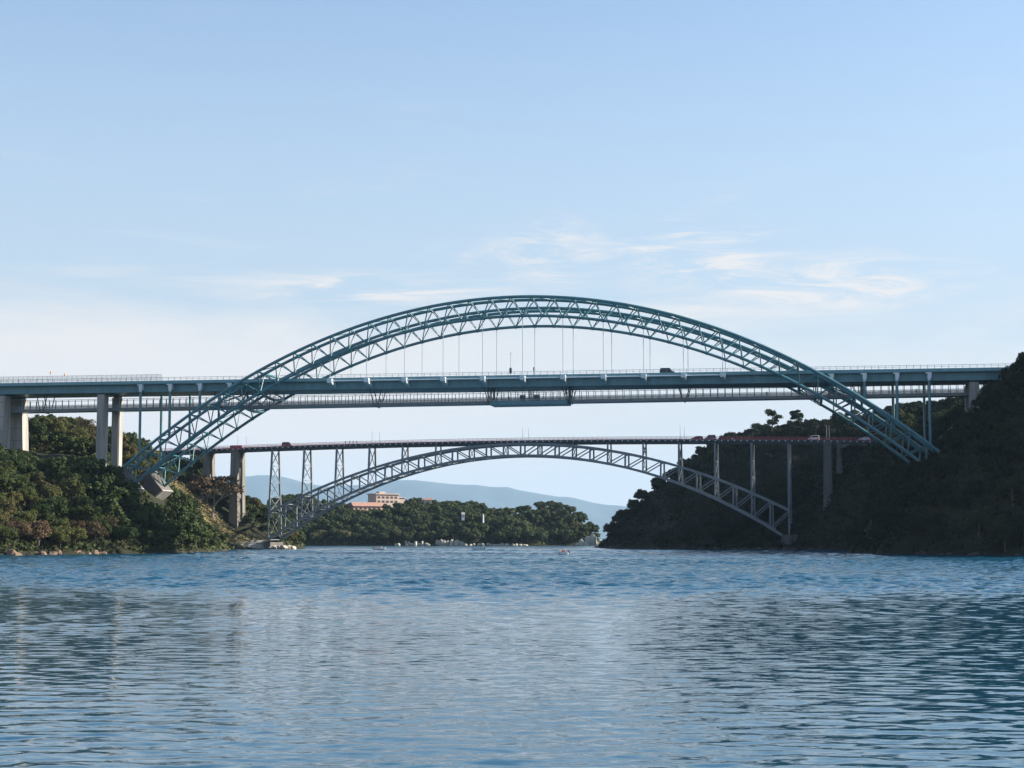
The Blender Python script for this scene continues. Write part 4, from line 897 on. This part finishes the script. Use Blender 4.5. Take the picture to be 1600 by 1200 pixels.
# undergrowth: uncountable leaf tufts between the trees
def tufts(name, ev, n, x0, x1, y0, y1, size, m, lim, label, avoid=None, zmin=.6, hgt=1.2):
    P = []
    while len(P) < n:
        X_ = rng.uniform(x0, x1, 4000); Y_ = rng.uniform(y0, y1, 4000); Z_ = ev(X_, Y_)+wobble(X_, Y_, .6)
        for x, y, z in zip(X_, Y_, Z_):
            if z < zmin or (avoid and avoid(x, y)): continue
            u_, v_ = toPix((x, y, z+hgt))
            if v_ < lim(u_, y): continue
            P.append((x, y, z)); 
            if len(P) >= n: break
    P = np.array(P); k = 5; base = np.repeat(P, k, 0); n_ = len(base)
    base = base+rng.normal(size=(n_, 3))*np.array([.8,.8,.35])+np.array([0,0,hgt*.45])
    nrm = rng.normal(size=(n_, 3))+np.array([.2,-.3,.9]); nrm /= np.linalg.norm(nrm, axis=1)[:, None]
    a = np.cross(nrm, rng.normal(size=(n_, 3))); a /= np.linalg.norm(a, axis=1)[:, None]; b_ = np.cross(nrm, a); s = size*(.5+rng.random((n_, 1)))
    V = np.stack([base-a*s*.6, base+b_*s*.4, base+a*s*.6, base-b_*s*.4], 1).reshape(-1, 3); me_ = bpy.data.meshes.new(name)
    me_.vertices.add(4*n_); me_.vertices.foreach_set('co', V.ravel()); me_.loops.add(4*n_); me_.loops.foreach_set('vertex_index', np.arange(4*n_))
    me_.polygons.add(n_); me_.polygons.foreach_set('loop_start', np.arange(0, 4*n_, 4)); me_.polygons.foreach_set('loop_total', np.full(n_, 4)); me_.update(calc_edges=True)
    me_.materials.append(m); o = stuff(ob(name, me_)); o['label'] = label; o['category'] = 'undergrowth'
LEAFU = mat('undergrowth_leaf', (.070,.080,.030), .7, 0, 0, .15, col2=(.035,.048,.018))
LEAFUR = mat('shaded_undergrowth_leaf', (.020,.025,.011), .7, 0, 0, .15, col2=(.020,.027,.012))  # darker copy of the shrub leaf, hillside shade worked into its colour
tufts('undergrowth', evL, 16000, -190, -95, 408, 640, .8, LEAFU, limL, 'low shrubs between the trees of the sunlit headland', lambda x, y: 615 < y < 708 and x > -131)
tufts('undergrowth', evL, 4500, -160, -97, 696, 830, .8, LEAFU, limL, 'low shrubs under the old bridge approach', lambda x, y: 615 < y < 712 and x > -133)
tufts('undergrowth', evI, 5000, -180, 62, 1084, 1170, 1.0, LEAFU, lambda u, y: interp(silI, u), 'low shrubs between the trees of the island', None)
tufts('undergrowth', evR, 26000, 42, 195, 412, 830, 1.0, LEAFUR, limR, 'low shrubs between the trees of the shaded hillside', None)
tufts('grass', evL, 3500, -134, -104, 600, 706, .5, mat('dry_grass_blade', (.22,.17,.08), .9, 0, 0, .2, col2=(.12,.11,.05)), lambda u, y: 0, 'dry brown grass on the slope above the sea wall', None, 3.2, .3)

for m_ in bpy.data.materials:                          # matt foliage, soil and stone
    if any(k in m_.name for k in ('leaf', 'needle', 'blade', 'ground', 'grass', 'rock', 'bark', 'twig', 'concrete', 'mountain')):
        b_ = m_.node_tree.nodes['Principled BSDF']; b_.inputs['Specular IOR Level'].default_value = .12; b_.inputs['Roughness'].default_value = .85
# ------------------------------------------------------------------ haze
hz = MB().box(-14000, 14000, -300, 31500, -6, 1150).build('haze', [], None); stuff(hz)
hm = bpy.data.materials.new('haze_air'); hm.use_nodes = True; t = hm.node_tree; t.nodes.clear()
v_ = t.nodes.new('ShaderNodeVolumePrincipled'); v_.inputs['Color'].default_value = (.52,.76,1,1); v_.inputs['Density'].default_value = 2.9e-5; v_.inputs['Anisotropy'].default_value = .1
o_ = t.nodes.new('ShaderNodeOutputMaterial'); t.links.new(v_.outputs[0], o_.inputs['Volume']); hz.data.materials.clear(); hz.data.materials.append(hm)
hz['label'] = 'pale bluish haze in the air over the strait'
